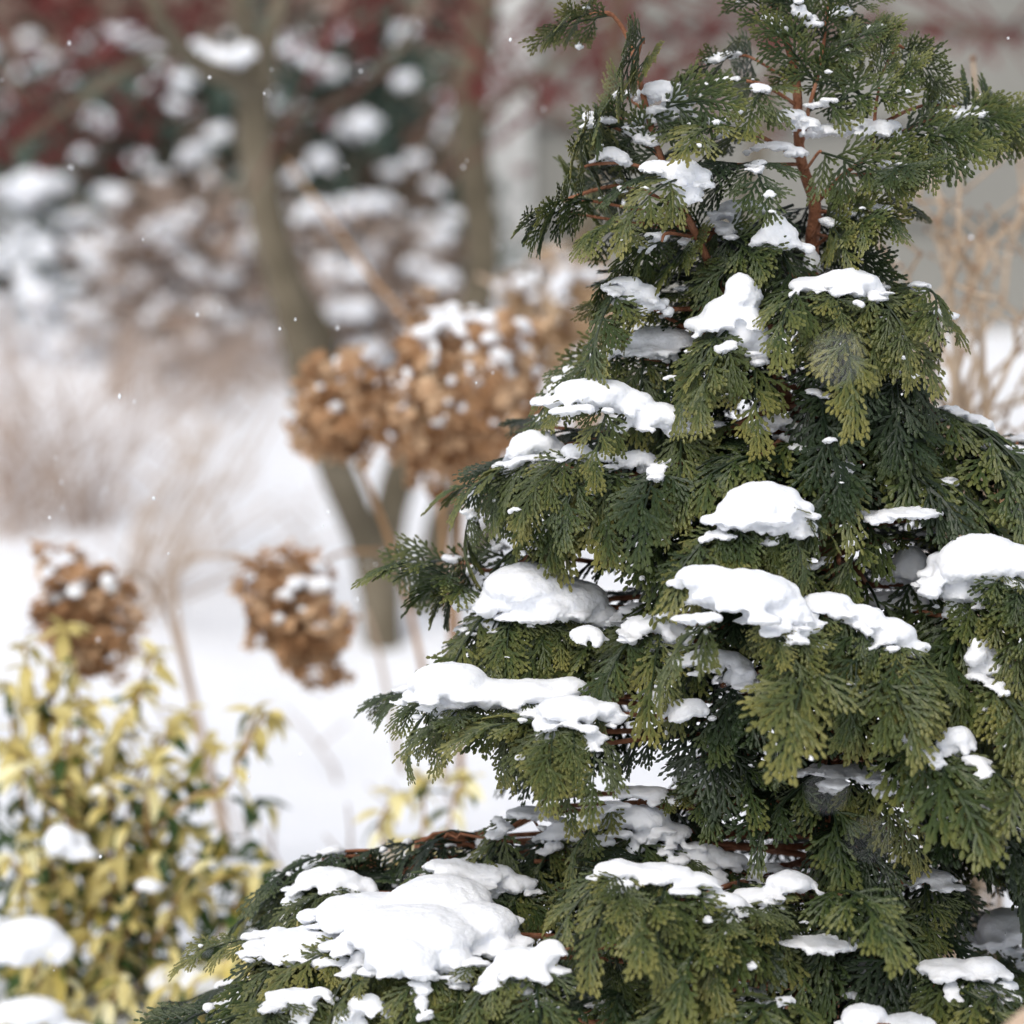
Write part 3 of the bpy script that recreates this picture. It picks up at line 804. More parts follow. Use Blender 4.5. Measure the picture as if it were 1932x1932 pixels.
br(1390, 790, 1400, .15, 4, 'hang', .85, 'olive')
br(1400, 890, 1420, .18, 4, 'hang', .85, 'olive')
br(1400, 1030, 1440, .22, 4, 'hang', .9, 'olive')
br(1400, 1150, 1420, .24, 4, 'hang', .9)
br(1480, 950, 1500, .12, 5, 'hang', 1.0, 'green')
br(1500, 1060, 1560, .12, 4, 'hang', 1.0, 'deep')
br(1660, 778, 1590, .02, 5, 'mid', .85, 'deep', lift=0, loose_all=False)
branch([(1100, 1610, .06), (980, 1590, .06), (880, 1575, .05), (775, 1580, .04)], 5, 'hang', .75, 'deep', r0=.0014, start=.2)
br(1730, 603, 1590, .03, 3, 'face', .7, 'deep', lift=-10, start=.75)
br(1730, 690, 1680, .06, 3, 'mid', .8, 'deep', lift=0, start=.5)
br(1780, 440, 1675, .09, 5, 'mid', .85, 'green', lift=15, start=.55)
br(1840, 376, 1785, .16, 5, 'mid', .8, 'olive', lift=15, start=.55)
br(1870, 560, 1860, .27, 4, 'hang', .85, 'olive', lift=70, start=.55)
br(1870, 680, 1900, .31, 4, 'hang', .85, 'olive', lift=80, start=.5)
br(1860, 830, 1900, .34, 4, 'hang', .85, 'olive', lift=90, start=.5)
br(1850, 960, 1880, .34, 4, 'hang', .85, 'olive', lift=80, start=.5)
br(1960, 290, 1915, .18, 4, 'mid', .9, 'deep', lift=20, start=.55)
br(1960, 480, 1940, .26, 4, 'mid', .9, 'olive', lift=50, start=.55)
br(1940, 1010, 1960, .3, 4, 'hang', .9, 'deep')
br(1700, 870, 1660, .12, 4, 'hang', .8, 'green', lift=50)
br(1620, 1000, 1600, .1, 4, 'mid', .9, 'deep')
# front
br(640, 1430, 745, .15, 4, 'hang', .9, 'green')
br(620, 1380, 680, .14, 3, 'hang', .75, 'olive')
br(600, 1590, 640, .14, 4, 'hang', .85, 'olive')
br(700, 1540, 760, .13, 4, 'hang', .9, 'deep')
br(760, 1310, 880, .17, 4, 'hang', .85, 'olive')
br(820, 1420, 900, .18, 4, 'hang', .95, 'green')
br(900, 1290, 1000, .18, 4, 'hang', 1.0, 'green')
br(900, 1640, 900, .16, 4, 'hang', 1.0, 'deep')
br(980, 1400, 1060, .22, 4, 'hang', .85, 'olive')
br(980, 1500, 1080, .24, 4, 'hang', .9, 'olive')
br(1000, 1590, 1130, .22, 4, 'hang', .95, 'green')
br(1140, 1290, 1190, .25, 4, 'hang', .8, 'olive')
br(1140, 1420, 1270, .29, 4, 'hang', .9, 'olive')
br(1140, 1520, 1310, .29, 4, 'hang', .95, 'olive')
br(1250, 1300, 1350, .23, 4, 'hang', .95, 'deep')
br(1200, 1650, 1310, .26, 4, 'hang', .9, 'olive')
br(1300, 1430, 1440, .27, 4, 'hang', 1.05, 'olive')
br(1300, 1540, 1500, .26, 4, 'hang', 1.1, 'green')
br(1350, 1220, 1480, .24, 4, 'hang', 1.1, 'green')
br(1400, 1330, 1540, .23, 4, 'hang', 1.1, 'deep')
br(1450, 1430, 1600, .24, 4, 'hang', 1.1, 'deep')
br(1450, 1560, 1600, .26, 4, 'hang', 1.05, 'green')
br(1480, 1680, 1620, .28, 4, 'hang', 1.1, 'green')
br(1650, 1110, 1740, .31, 4, 'hang', .95, 'olive')
br(1650, 1240, 1750, .33, 4, 'hang', .9, 'olive')
br(1660, 1370, 1800, .32, 4, 'hang', 1.0, 'green')
br(1700, 1470, 1830, .31, 4, 'hang', 1.0, 'green')
br(1660, 1590, 1730, .31, 4, 'hang', .9, 'green')
br(1740, 1640, 1840, .33, 4, 'hang', 1.0, 'green')
br(1850, 1320, 1930, .34, 4, 'hang', 1.1, 'green')
br(1850, 1470, 1950, .36, 4, 'hang', 1.05, 'green')
br(1830, 1180, 1940, .33, 4, 'hang', 1.05, 'deep')
# right
br(570, 1750, 575, .08, 4, 'hang', .85, 'olive')
br(600, 1845, 625, .05, 4, 'mid', .85, 'olive', start=.5)
br(680, 1690, 690, .10, 4, 'hang', .9, 'deep')
br(740, 1800, 820, .08, 4, 'hang', 1.0, 'green')
br(780, 1890, 930, .07, 5, 'hang', 1.0, 'green', lift=60)
br(850, 1990, 830, -.05, 4, 'mid', .85, 'deep', lift=40)
br(830, 1750, 930, .13, 4, 'hang', 1.0, 'green')
br(970, 1720, 1040, .19, 4, 'hang', .9, 'olive')
br(1010, 1960, 990, .08, 4, 'mid', .95, 'deep')
br(1050, 1800, 1040, .1, 3, 'mid', .9, 'green')
br(1100, 1900, 1190, .17, 4, 'hang', .95, 'green')
br(1150, 1740, 1290, .25, 4, 'hang', .85, 'olive')
br(1200, 1850, 1330, .24, 4, 'hang', .9, 'olive')
br(1250, 1970, 1280, .18, 4, 'hang', 1.0, 'green')
br(1350, 1720, 1450, .26, 4, 'hang', 1.1, 'green')
br(1350, 1840, 1490, .28, 4, 'hang', 1.0, 'olive')
br(1380, 1960, 1460, .22, 4, 'hang', 1.05, 'green')
br(1500, 1800, 1580, .22, 4, 'hang', 1.1, 'deep')
br(1560, 1890, 1640, .12, 4, 'mid', 1.0, 'deep')
br(1600, 1990, 1640, .02, 4, 'mid', .95, 'green')
br(1620, 1760, 1730, .26, 4, 'hang', 1.05, 'deep')
br(1660, 1880, 1770, .18, 4, 'hang', 1.05, 'green')
br(1780, 1810, 1920, .30, 4, 'hang', 1.0, 'olive')
br(1800, 1950, 1900, .26, 4, 'hang', 1.0, 'green')
br(1760, 1990, 1790, .1, 3, 'mid', 1.0, 'deep')

# fill thin places with short branches
def box_mean(A, r):
    P_ = np.pad(A, r, mode='edge').cumsum(0).cumsum(1); P_ = np.pad(P_, ((1, 0), (1, 0)))
    k = 2 * r + 1
    return (P_[k:, k:] - P_[:-k, k:] - P_[k:, :-k] + P_[:-k, :-k]) / (k * k)
BAN = np.zeros((GN, GN), bool)
for it in range(70):
    cv = box_mean(cover, 5)
    cand = inside & (padW == 0) & (GYY > 40) & (GYY < 1990) & (GXX < 1975) & ~BAN & ~((GYY < 490) & (np.abs(GXX - 1520) < 40))
    cv = np.where(cand, cv, 9e9)
    idx = int(np.argmin(cv)); j, i = divmod(idx, GN)
    if cv.ravel()[idx] > .7: break
    x, y = GXX[j, i], GYY[j, i]
    BAN |= ((GXX - x) ** 2 + (GYY - y) ** 2) < 34 ** 2
    dx = (x - trunk_x(y)); Rr = 120 + (y - 300) * .48
    tt = math.sqrt(max(.0009, (Rr * Rr - dx * dx) * MPP * MPP)) if Rr > abs(dx) else .03
    if y < 500:
        ry = y + 40; sx = trunk_x(ry) if x > 1400 else 1200 + (ry - 100) * .37
        branch([(sx, ry, .02), (lerp(sx, x, .6), y + 5, .03), (x, y + 10, .04)], 2, 'face', .7, rng.choice(('green', 'olive')), r0=.0011, start=.6, spread=.5)
        continue
    br(max(520, y - 60), x, y + 30, tt * .8, 2, 'hang' if abs(dx) < Rr * .7 else 'mid', .85, rng.choice(('green', 'deep')), start=.75, spread=.5)

# dead rusty sprays close to the trunk
for (x, y, t) in ((1500, 900, .05), (1600, 930, .06), (1640, 1080, .08), (1530, 1090, .1), (1620, 1400, .1), (1520, 1480, .12), (1430, 1640, .1), (1570, 1780, .14), (1660, 1160, .08)):
    b = branch([(trunk_x(y), y, 0), (lerp(1560, x, .6), y - 10, t * .6), (x, y, t)], 2, 'mid', .55, 'rust', r0=.0012, start=.5, end=False)

# inner and rear foliage: a dense mass nobody could count
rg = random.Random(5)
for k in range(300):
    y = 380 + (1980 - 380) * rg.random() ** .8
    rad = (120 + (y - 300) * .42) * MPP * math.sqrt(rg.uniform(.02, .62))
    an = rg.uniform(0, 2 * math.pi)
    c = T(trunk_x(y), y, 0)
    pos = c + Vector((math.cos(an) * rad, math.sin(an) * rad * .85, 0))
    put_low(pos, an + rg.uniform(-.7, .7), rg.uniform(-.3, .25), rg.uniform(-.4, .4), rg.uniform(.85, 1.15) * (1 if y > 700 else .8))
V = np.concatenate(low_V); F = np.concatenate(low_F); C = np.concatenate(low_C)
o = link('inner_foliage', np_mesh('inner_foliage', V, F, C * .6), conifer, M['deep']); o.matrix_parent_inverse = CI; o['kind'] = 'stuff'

# ------------------------------------------------------------------ snow on the conifer
S = snow_thing
for label, blobs, t, dp in PADS: S(label, blobs, t, depth=dp)

# light dusting of snow crumbs caught on the sprays
rg = random.Random(77); ells = []
for k in range(420):
    pts = SPTS[rg.randrange(len(SPTS))]; q = pts[rg.randrange(len(pts))]
    c = Vector(q.tolist()) + Vector((0, -.001, .0015)); s = rg.uniform(1.5, 5.5) * MPP * (1.8 if rg.random() < .2 else 1)
    an = rg.uniform(0, 6.28)
    for j in range(rg.choice((2, 3, 4, 5))):
        ells.append((c + Vector((math.cos(an) * s * j * 1.2, math.sin(an) * s * j * 1.2, -abs(j - 1) * s * .45)), (s * rg.uniform(.9, 1.6), s * rg.uniform(.9, 1.5), s * rg.uniform(.5, .8))))
for ax in AXES:
    if rg.random() > .5: continue
    i0 = rg.randrange(0, 5); i1 = i0 + rg.randrange(3, 10)
    for q in ax[i0:min(17, i1)]:
        if rg.random() < .15: continue
        for w_ in range(2):
            r = rg.uniform(.0018, .0050)
            ells.append((Vector(q.tolist()) + Vector((rg.uniform(-1, 1) * .004, rg.uniform(-1, 1) * .004, rg.uniform(.0008, .0026))), (r * rg.uniform(.9, 1.6), r * rg.uniform(.9, 1.6), rg.uniform(.0013, .0026))))
o = link('snow_dusting', blob_mesh('snow_dusting', ells, .0012, amp=.0005, smooth=2), None, M['snow'])
tag(o, 'small crumbs of snow caught between the conifer sprays', 'snow', kind='stuff')

# ------------------------------------------------------------------ maple behind
def maple():
    YB = 4.55
    b0 = at(722, 1195, YB); b0.z = gz(b0.x, b0.y)
    root = empty('maple_tree', b0)
    tag(root, 'multi stemmed grey brown maple with a few dark red leaves behind the hydrangea', 'tree')
    I = Matrix.Translation(b0).inverted()
    s = MPP * YB / TREE_Y
    def stem(name, pts, w0, w1, par=root):
        P = spline([at(x, y, Y) for x, y, Y in pts], 6); N = len(P) - 1
        m = MB(); tube(m, P, [lerp(w0, w1, i / N) * s * .56 for i in range(N + 1)], 12, 0, .03)
        o = link(name, m.mesh(name, True), par, M['maple']); o.matrix_parent_inverse = I
        return o
    stem('trunk', [(726, 1240, YB), (712, 1120, YB), (690, 1020, YB), (640, 900, YB - .05), (590, 760, YB - .1), (567, 650, YB - .1), (520, 480, YB - .1), (488, 330, YB - .1), (478, 210, YB - .1), (488, 130, YB - .1)], 66, 58)
    stem('trunk', [(724, 1230, YB), (725, 1040, YB + .02), (748, 920, YB + .05), (800, 780, YB + .15), (880, 620, YB + .25), (910, 500, YB + .3), (898, 350, YB + .3), (886, 200, YB + .3), (905, 60, YB + .3), (910, -60, YB + .3)], 60, 62)
    stem('trunk', [(800, 1215, YB + .2), (822, 1050, YB + .25), (856, 930, YB + .3), (960, 760, YB + .4), (1060, 560, YB + .5), (1130, 350, YB + .6), (1160, 100, YB + .6), (1170, -60, YB + .6)], 62, 34)
    stem('trunk', [(810, 1215, YB + .3), (900, 1040, YB + .35), (970, 950, YB + .4), (1150, 760, YB + .5), (1350, 500, YB + .6), (1450, 200, YB + .6), (1480, -60, YB + .6)], 44, 26)
    stem('trunk', [(585, 740, YB - .1), (610, 650, YB), (560, 560, YB), (520, 470, YB - .08)], 46, 54)
    stem('limb', [(484, 190, YB - .1), (440, 150, YB - .15), (392, 130, YB - .2), (345, 95, YB - .25), (300, 30, YB - .3), (270, -50, YB - .3)], 42, 24)
    stem('limb', [(486, 150, YB - .1), (470, 80, YB - .12), (455, 10, YB - .15), (440, -60, YB - .15)], 44, 34)
    stem('limb', [(490, 160, YB - .1), (512, 70, YB - .05), (530, 0, YB), (540, -60, YB)], 34, 26)
    stem('limb', [(890, 250, YB + .3), (960, 180, YB + .2), (1040, 130, YB + .1), (1130, 60, YB), (1220, -40, YB)], 20, 10)
    stem('limb', [(500, 250, YB - .1), (570, 215, YB), (640, 190, YB + .1), (740, 110, YB + .2), (800, -20, YB + .2)], 18, 8)
    stem('limb', [(1130, 350, YB + .6), (1080, 250, YB + .5), (1010, 190, YB + .4), (950, 100, YB + .3)], 16, 8)
    stem('limb', [(1150, 200, YB + .6), (1300, 120, YB + .5), (1500, 70, YB + .3), (1700, 40, YB + .2), (1900, 70, YB + .1)], 16, 7)
    stem('limb', [(345, 95, YB - .25), (260, 120, YB - .3), (180, 170, YB - .35), (90, 230, YB - .4), (20, 290, YB - .4)], 18, 7)
    # drooping red leaves, uncountable
    rg = random.Random(21); m = MB()
    cl = [(70, 240, 60, 50, 50), (120, 200, 70, 40, 45), (40, 270, 70, 30, 45), (200, 150, 60, 50, 25), (330, 15, 70, 18, 40), (260, 215, 50, 40, 22), (230, 280, 40, 30, 14), (620, 40, 110, 40, 55),
          (640, 110, 70, 40, 22), (720, 20, 70, 30, 28), (560, 250, 40, 20, 12), (860, 60, 60, 60, 30), (900, 190, 40, 60, 22), (980, 150, 90, 30, 70), (1060, 60, 110, 60, 90), (1150, 120, 100, 60, 70), (1250, 40, 120, 50, 80),
          (1020, 190, 60, 40, 28), (1400, 40, 110, 50, 60), (1530, 70, 110, 60, 60), (1640, 30, 90, 30, 30), (1740, 45, 70, 20, 26), (1850, 68, 60, 14, 30), (1880, 100, 40, 18, 8), (1330, 130, 90, 50, 50), (1000, 270, 60, 60, 10), (90, 60, 100, 60, 30), (390, 60, 40, 40, 12), (150, 30, 80, 40, 24),
          (1240, 170, 100, 80, 50), (1440, 170, 100, 80, 50)]
    for cx, cy, rx, ry, n in cl:
        for k in range(int(n * .30)):
            p = at(cx + rg.gauss(0, .6) * rx, cy + rg.gauss(0, .6) * ry, YB + rg.uniform(-.35, .75))
            M3 = Euler((rg.uniform(-.9, .9), rg.uniform(-.9, .9), rg.uniform(0, 6.28))).to_matrix()
            sz = rg.uniform(.010, .019)
            vs = [p]; fs = []
            for j in range(5):      # five hanging lobes
                a = -math.pi / 2 + (j - 2) * .62; r_ = sz * (1.25, 1.5, 1.8, 1.5, 1.25)[j]
                b_ = len(vs)
                vs += [p + M3 @ Vector((math.cos(a - .16) * r_ * .5, .15 * sz, math.sin(a - .16) * r_ * .5)), p + M3 @ Vector((math.cos(a) * r_, -.1 * sz, math.sin(a) * r_)),
                       p + M3 @ Vector((math.cos(a + .16) * r_ * .5, .15 * sz, math.sin(a + .16) * r_ * .5))]
                fs += [(0, b_, b_ + 1), (0, b_ + 1, b_ + 2)]
            m.add(vs, fs)
    # fine twigs that carry them
    for cx, cy, rx, ry, n in cl:
        for k in range(2):
            a = at(cx + rg.uniform(-1, 1) * rx, cy + rg.uniform(-1, .2) * ry - 30, YB + rg.uniform(-.2, .5)); d = Vector((rg.uniform(-1, 1), rg.uniform(-.5, .5), rg.uniform(-.6, .1))).normalized()
            tube(m, [a - d * .12 + Vector((0, 0, .05)), a, a + d * .1 - Vector((0, 0, .02))], [.003, .002, .001], 4)
    cr = link('crown', m.mesh('crown'), root, M['redleaf']); cr.matrix_parent_inverse = I; cr['kind'] = 'stuff'
    snow_thing('crescent of snow in the fork of the maple trunk', [(428, 112, 40, 20), (400, 98, 26, 12), (464, 96, 20, 18), (375, 82, 16, 8)], 0, group='snow behind the conifer', Yfix=YB - .15, voxel=.006, drips=2)
maple()

# ------------------------------------------------------------------ background shrubs and hedge at the left
def leaf_cloud(m, rg, c, r, n, size):
    for k in range(n):
        v = Vector((rg.gauss(0, .5) * r[0], rg.gauss(0, .5) * r[1], rg.gauss(0, .5) * r[2]))
        p = c + v; M3 = Euler((rg.uniform(-1, 1), rg.uniform(-1, 1), rg.uniform(0, 6.28))).to_matrix(); s_ = size * rg.uniform(.6, 1.3)
        m.add([p, p + M3 @ Vector((s_ * .5, s_ * .3, .1 * s_)), p + M3 @ Vector((s_, 0, 0)), p + M3 @ Vector((s_ * .5, -s_ * .3, .1 * s_))], [(0, 1, 2), (0, 2, 3)])

def bg_shrub(name, label, Y, xc, y0, y1, wpx, mat, n, size, twig, seed, group=None):
    rg = random.Random(seed)
    b0 = at(xc, y1, Y); b0.z = gz(b0.x, b0.y)
    top = at(xc, y0, Y).z; wid = wpx * MPP * Y / TREE_Y
    root = empty(name, b0); tag(root, label, 'shrub', group)
    I = Matrix.Translation(b0).inverted()
    m = MB(); f = MB()
    for k in range(60):
        e = Vector((b0.x + rg.uniform(-.5, .5) * wid, Y + rg.uniform(-.3, .3), lerp(b0.z, top, rg.uniform(.55, 1.0))))
        mid = b0.lerp(e, .5) + Vector((rg.uniform(-.05, .05), rg.uniform(-.05, .05), .05))
        P = spline([b0 + Vector((rg.uniform(-.1, .1), rg.uniform(-.1, .1), -.02)), mid, e], 4)
        tube(m, P, [lerp(.009, .003, i / (len(P) - 1)) for i in range(len(P))], 5)
    for k in range(n):
        u = rg.random() ** .8; z = lerp(b0.z + .02, top, u)
        c = Vector((b0.x + rg.uniform(-.5, .5) * wid * (1.1 - .35 * u), Y + rg.uniform(-.35, .35), z))
        leaf_cloud(f, rg, c, (.07, .07, .05), 9, size)
    o = m.build('stems', M[twig], root); o = f.build('foliage', M[mat], root); o['kind'] = 'stuff'
    return root

bg_shrub('evergreen_shrub', 'dark evergreen shrub under round snow clumps right of the maple trunk', 6.3, 690, 60, 660, 480, 'everg', 150, .05, 'brush', 1)
bg_shrub('evergreen_shrub', 'dark evergreen shrub under snow clumps left of the maple trunk', 6.5, 250, 130, 640, 560, 'everg', 120, .05, 'brush', 2)
bg_shrub('evergreen_shrub', 'evergreen shrub at the left edge capped by a big bright snow mass', 6.2, 20, 290, 640, 330, 'everg', 80, .05, 'brush', 3)
bg_shrub('bare_shrub', 'low brown twiggy shrub between the maple trunk and the left evergreen shrubs', 6.0, 400, 380, 660, 420, 'hedge', 130, .035, 'brush', 4)
bg_shrub('bare_shrub', 'low brown twiggy shrub behind the hydrangea heads', 6.1, 720, 430, 680, 400, 'hedge', 90, .035, 'brush', 6)
bg_shrub('hedge', 'tall brown leaved hedge closing the garden at the upper left', 8.4, 60, -160, 620, 900, 'hedge', 420, .07, 'brush', 7)
bg_shrub('hedge', 'tall brown leaved hedge behind the evergreen shrub and maple', 8.6, 620, -160, 620, 760, 'hedge', 380, .07, 'brush', 8)

def clumps():
    rg = random.Random(42)
    pos = [(545, 195, 52, 30), (660, 240, 34, 30), (560, 95, 40, 26), (610, 130, 34, 26), (760, 58, 30, 18), (700, 130, 28, 24), (690, 232, 30, 30), (590, 395, 40, 26), (655, 385, 28, 22), (600, 300, 30, 28), (720, 380, 40, 22), (800, 420, 28, 22), (700, 470, 30, 26), (620, 520, 26, 28), (650, 500, 24, 18),
           (60, 350, 70, 44), (20, 410, 40, 34), (100, 420, 44, 30), (205, 365, 36, 26), (180, 220, 34, 24), (345, 150, 24, 22), (340, 200, 24, 18), (360, 290, 36, 22), (405, 250, 26, 20), (330, 400, 30, 18), (290, 430, 26, 18), (470, 470, 36, 22), (420, 480, 22, 16), (230, 545, 34, 28), (130, 500, 26, 20), (60, 520, 26, 26), (430, 560, 22, 20), (330, 560, 20, 24), (260, 300, 24, 18), (150, 290, 20, 16), (300, 330, 18, 14), (210, 450, 26, 14), (30, 470, 30, 20),
           (700, 560, 30, 18), (780, 500, 30, 18), (840, 460, 18, 14), (640, 60, 24, 16), (520, 60, 18, 18), (760, 150, 22, 18), (780, 300, 26, 16), (740, 320, 22, 18), (560, 330, 22, 22), (820, 350, 22, 16), (220, 60, 18, 12), (290, 90, 16, 12), (280, 160, 16, 12), (130, 150, 16, 10), (390, 330, 18, 16), (510, 540, 14, 18), (170, 580, 20, 18), (90, 590, 18, 20), (280, 600, 18, 18), (370, 620, 18, 14)]
    mes = []
    for k in range(5):
        ells = [(Vector((0, 0, 0)), (.8, .65, .5))]
        for j in range(13):
            a = rg.uniform(0, 6.28); q = rg.uniform(.5, 1.25); ells.append((Vector((math.cos(a) * q, math.sin(a) * q * .8, rg.uniform(-.5, .25))), (rg.uniform(.18, .5),) * 2 + (rg.uniform(.14, .36),)))
        me = blob_mesh('snow_clump', ells, .11, amp=.03, freq=2.5, amp2=.02, freq2=7, smooth=2); me.materials.append(M['snow']); mes.append(me)
    for k, (x, y, rx, ry) in enumerate(pos):
        Y = 5.75 + rg.uniform(-.1, .35); s = MPP * Y / TREE_Y
        o = link('snow_clump', mes[k % 5]); o.location = at(x, y, Y); o.scale = (rx * s * .82, rx * s * .75, ry * s * 1.35); o.rotation_euler = (rg.uniform(-.3, .3), rg.uniform(-.5, .5), rg.uniform(-.5, .5))
        tag(o, ('blurred round clump of snow on the evergreen shrub right of the maple trunk' if x > 480 else 'blurred clump of snow on the evergreen shrub at the far left edge' if x < 150 else 'blurred clump of snow on the evergreen shrub left of the maple trunk'), 'snow', 'snow clumps on the background shrubs')
clumps()

rg = random.Random(14); V, F, n = [], [], 0
for k in range(620):
    x = rg.uniform(-60, 860); y = rg.uniform(60, 660) if rg.random() < .5 else rg.uniform(400, 680)
    Y = rg.uniform(5.7, 6.4) if y > 380 else rg.uniform(6.2, 8.2)
    r = rg.uniform(.006, .024) * (1.15 if y > 420 else 1)
    p = at(x, y, Y)
    if p.z < gz(p.x, p.y): continue
    V.append(ICO2[0] * np.array((r * rg.uniform(.8, 1.5), r, r * rg.uniform(.5, 1.0))) + np.array(p)); F.append(ICO2[1] + n); n += len(ICO2[0])
o = link('snow_dusting', np_mesh('snow_dusting', np.concatenate(V), np.concatenate(F), smooth=True), None, M['snow'])
tag(o, 'small bits of snow caught all over the background brush', 'snow', kind='stuff')

# fan of brown stems at the left
def stem_fan(label, xb, yb, Y, tips, n, seed, w=.0035, mat='brush', name='bare_shrub', spread=40):
    rg = random.Random(seed); b0 = at(xb, yb, Y); b0.z = gz(b0.x, b0.y) - .02
    root = empty(name, b0); tag(root, label, 'shrub')
    m = MB()
    for k in range(n):
        x0, x1, y0, y1 = rg.choice(tips)
        e = at(rg.uniform(x0, x1), rg.uniform(y0, y1), Y + rg.uniform(-.35, .35))
        b_ = b0 + Vector((rg.uniform(-1, 1) * spread * MPP * 2, rg.uniform(-.12, .12), 0))
        mid = b_.lerp(e, .5) + Vector((rg.uniform(-.03, .03), 0, rg.uniform(-.01, .03)))
        P = spline([b_, mid, e], 4); tube(m, P, [lerp(w, w * .4, i / (len(P) - 1)) for i in range(len(P))], 5)
        for j in range(3):
            q = P[rg.randrange(3, len(P))]; d = Vector((rg.uniform(-1, 1), rg.uniform(-1, 1), rg.uniform(.1, 1))).normalized()
            tube(m, [q, q + d * .07], [w * .5, w * .3], 4)
    o = m.build('stems', M[mat], root); o['kind'] = 'stuff'
    return root
stem_fan('fan of thin brown stems rising from snow at the left edge', 75, 985, 5.1, [(-80, 330, 520, 700), (200, 470, 560, 760), (-120, 60, 560, 800)], 75, 3, w=.0019, mat='brushpale', spread=150)
stem_fan('low tangle of thin pale brown twigs on the snow bank before the maple', 400, 730, 5.7, [(180, 560, 520, 690), (240, 520, 560, 760)], 70, 15, w=.0022, mat='brushpale', spread=260)
stem_fan('sparse pale stems arching over snow beside the maple base', 260, 1010, 4.7, [(300, 700, 880, 1000), (330, 520, 700, 900)], 22, 5, w=.0022, mat='palecane', spread=60)

rg = random.Random(8)
for (x, y, Y) in ((470, 1330, 3.7), (735, 1400, 3.6), (640, 1290, 4.0), (880, 1420, 3.5), (330, 1260, 4.1), (560, 1480, 3.3), (700, 1520, 3.2), (420, 1010, 4.9), (250, 1060, 4.7), (610, 1010, 5.0)):
    p = at(x, y, Y); b0 = Vector((p.x, p.y, gz(p.x, p.y) - .01))
    m = MB(); P = [b0]; d = Vector((rg.uniform(-.6, .6), rg.uniform(-.4, .4), 1)).normalized()
    for k in range(4): P.append(P[-1] + d * .03); d = (d + Vector((rg.uniform(-.5, .5), rg.uniform(-.4, .4), 0))).normalized()
    P = [q - b0 for q in P]
    tube(m, P, [.0022, .002, .0018, .0014, .001], 5); tube(m, [P[2], P[2] + Vector((rg.uniform(-.04, .04), .01, .025))], [.0014, .0008], 5)
    o = link('dead_stalk', m.mesh('dead_stalk', True), None, M['brush']); o.location = b0
    tag(o, 'thin dead stalk poking out of the open snow between shrubs and maple', 'stalk', 'stalks poking out of the snow')

# ------------------------------------------------------------------ hydrangeas
def floret_mesh(seed, mat):
    """a little cyme of four papery four-petalled florets"""
    rg = random.Random(seed); m = MB()
    for q in range(4):
        o_ = Vector((rg.uniform(-.75, .75), rg.uniform(-.75, .75), rg.uniform(-.25, .3))); M3 = Euler((rg.uniform(-.8, .8), rg.uniform(-.8, .8), rg.uniform(0, 6))).to_matrix(); f = rg.uniform(.5, .72)
        for k in range(4):
            a = k * math.pi / 2 + rg.uniform(-.2, .2); L = rg.uniform(.8, 1.1); wd = rg.uniform(.36, .52); c_ = rg.uniform(-.15, .5)
            u = Vector((math.cos(a), math.sin(a), 0)); v = Vector((-math.sin(a), math.cos(a), 0)); z = Vector((0, 0, 1))
            P = [Vector((0, 0, 0)), u * L * .6 + v * wd + z * (.15 + c_ * .4), u * L * .6 + z * (c_ * .3), u * L * .6 - v * wd + z * (.1 + c_ * .5), u * L + z * (c_ + .05)]
            m.add([o_ + M3 @ (p * f) for p in P], [(0, 2, 1), (0, 3, 2), (1, 2, 4), (2, 3, 4)])
    me = m.mesh('floret'); me.materials.append(M[mat]); return me
FL = {mt: [floret_mesh(60 + k, mt) for k in range(4)] for mt in ('floret', 'palefloret')}

def flower_head(root, I, x, y, Y, rx, ry, n, mat, seed, tilt=0):
    rg = random.Random(seed); s = MPP * Y / TREE_Y; c = at(x, y, Y)
    m = MB()
    Rot = Matrix.Rotation(tilt, 3, 'Y')
    for k in range(14):
        d = Vector((rg.gauss(0, 1), rg.gauss(0, 1), rg.gauss(0, 1))).normalized(); e = c + Rot @ Vector((d.x * rx * s * .85, d.y * rx * s * .85, d.z * ry * s * .85))
        tube(m, [c - Vector((0, 0, ry * s * .5)), c.lerp(e, .5), e], [.002, .0015, .001], 4)
    h = link('flower_head', m.mesh('flower_head'), root, M['cane']); h.matrix_parent_inverse = I
    fs = .0150 * (Y / 3.0) ** .3
    for k in range(n):
        z = 1 - 2 * (k + .5) / n; ph = k * 2.39996 + rg.uniform(-.3, .3); q = math.sqrt(1 - z * z)
        d = Vector((q * math.cos(ph), q * math.sin(ph), z)); f = (rg.uniform(.78, 1.0) if k % 4 else rg.uniform(.45, .75)) * (1 + .5 * noise.noise(d * 1.7 + Vector((seed, 0, 0))))
        p = c + Rot @ Vector((d.x * rx * s * f, d.y * rx * s * f, d.z * ry * s * f))
        nn = (d + Vector((rg.uniform(-.6, .6), rg.uniform(-.6, .6), rg.uniform(-.6, .6)))).normalized()
        o = link('floret', FL[mat][rg.randrange(4)], h)
        o.location = p; o.rotation_euler = nn.to_track_quat('Z', 'Y').to_euler(); o.scale = (fs * rg.uniform(.8, 1.15),) * 3
    return c

def canes(root, I, specs):
    for pts, w0, w1, mt in specs:
        P = spline([at(*p) for p in pts], 6); N = len(P) - 1; m = MB()
        tube(m, P, [lerp(w0, w1, i / N) for i in range(N + 1)], 6, 0, .05)
        o = link('cane', m.mesh('cane', True), root, M[mt]); o.matrix_parent_inverse = I

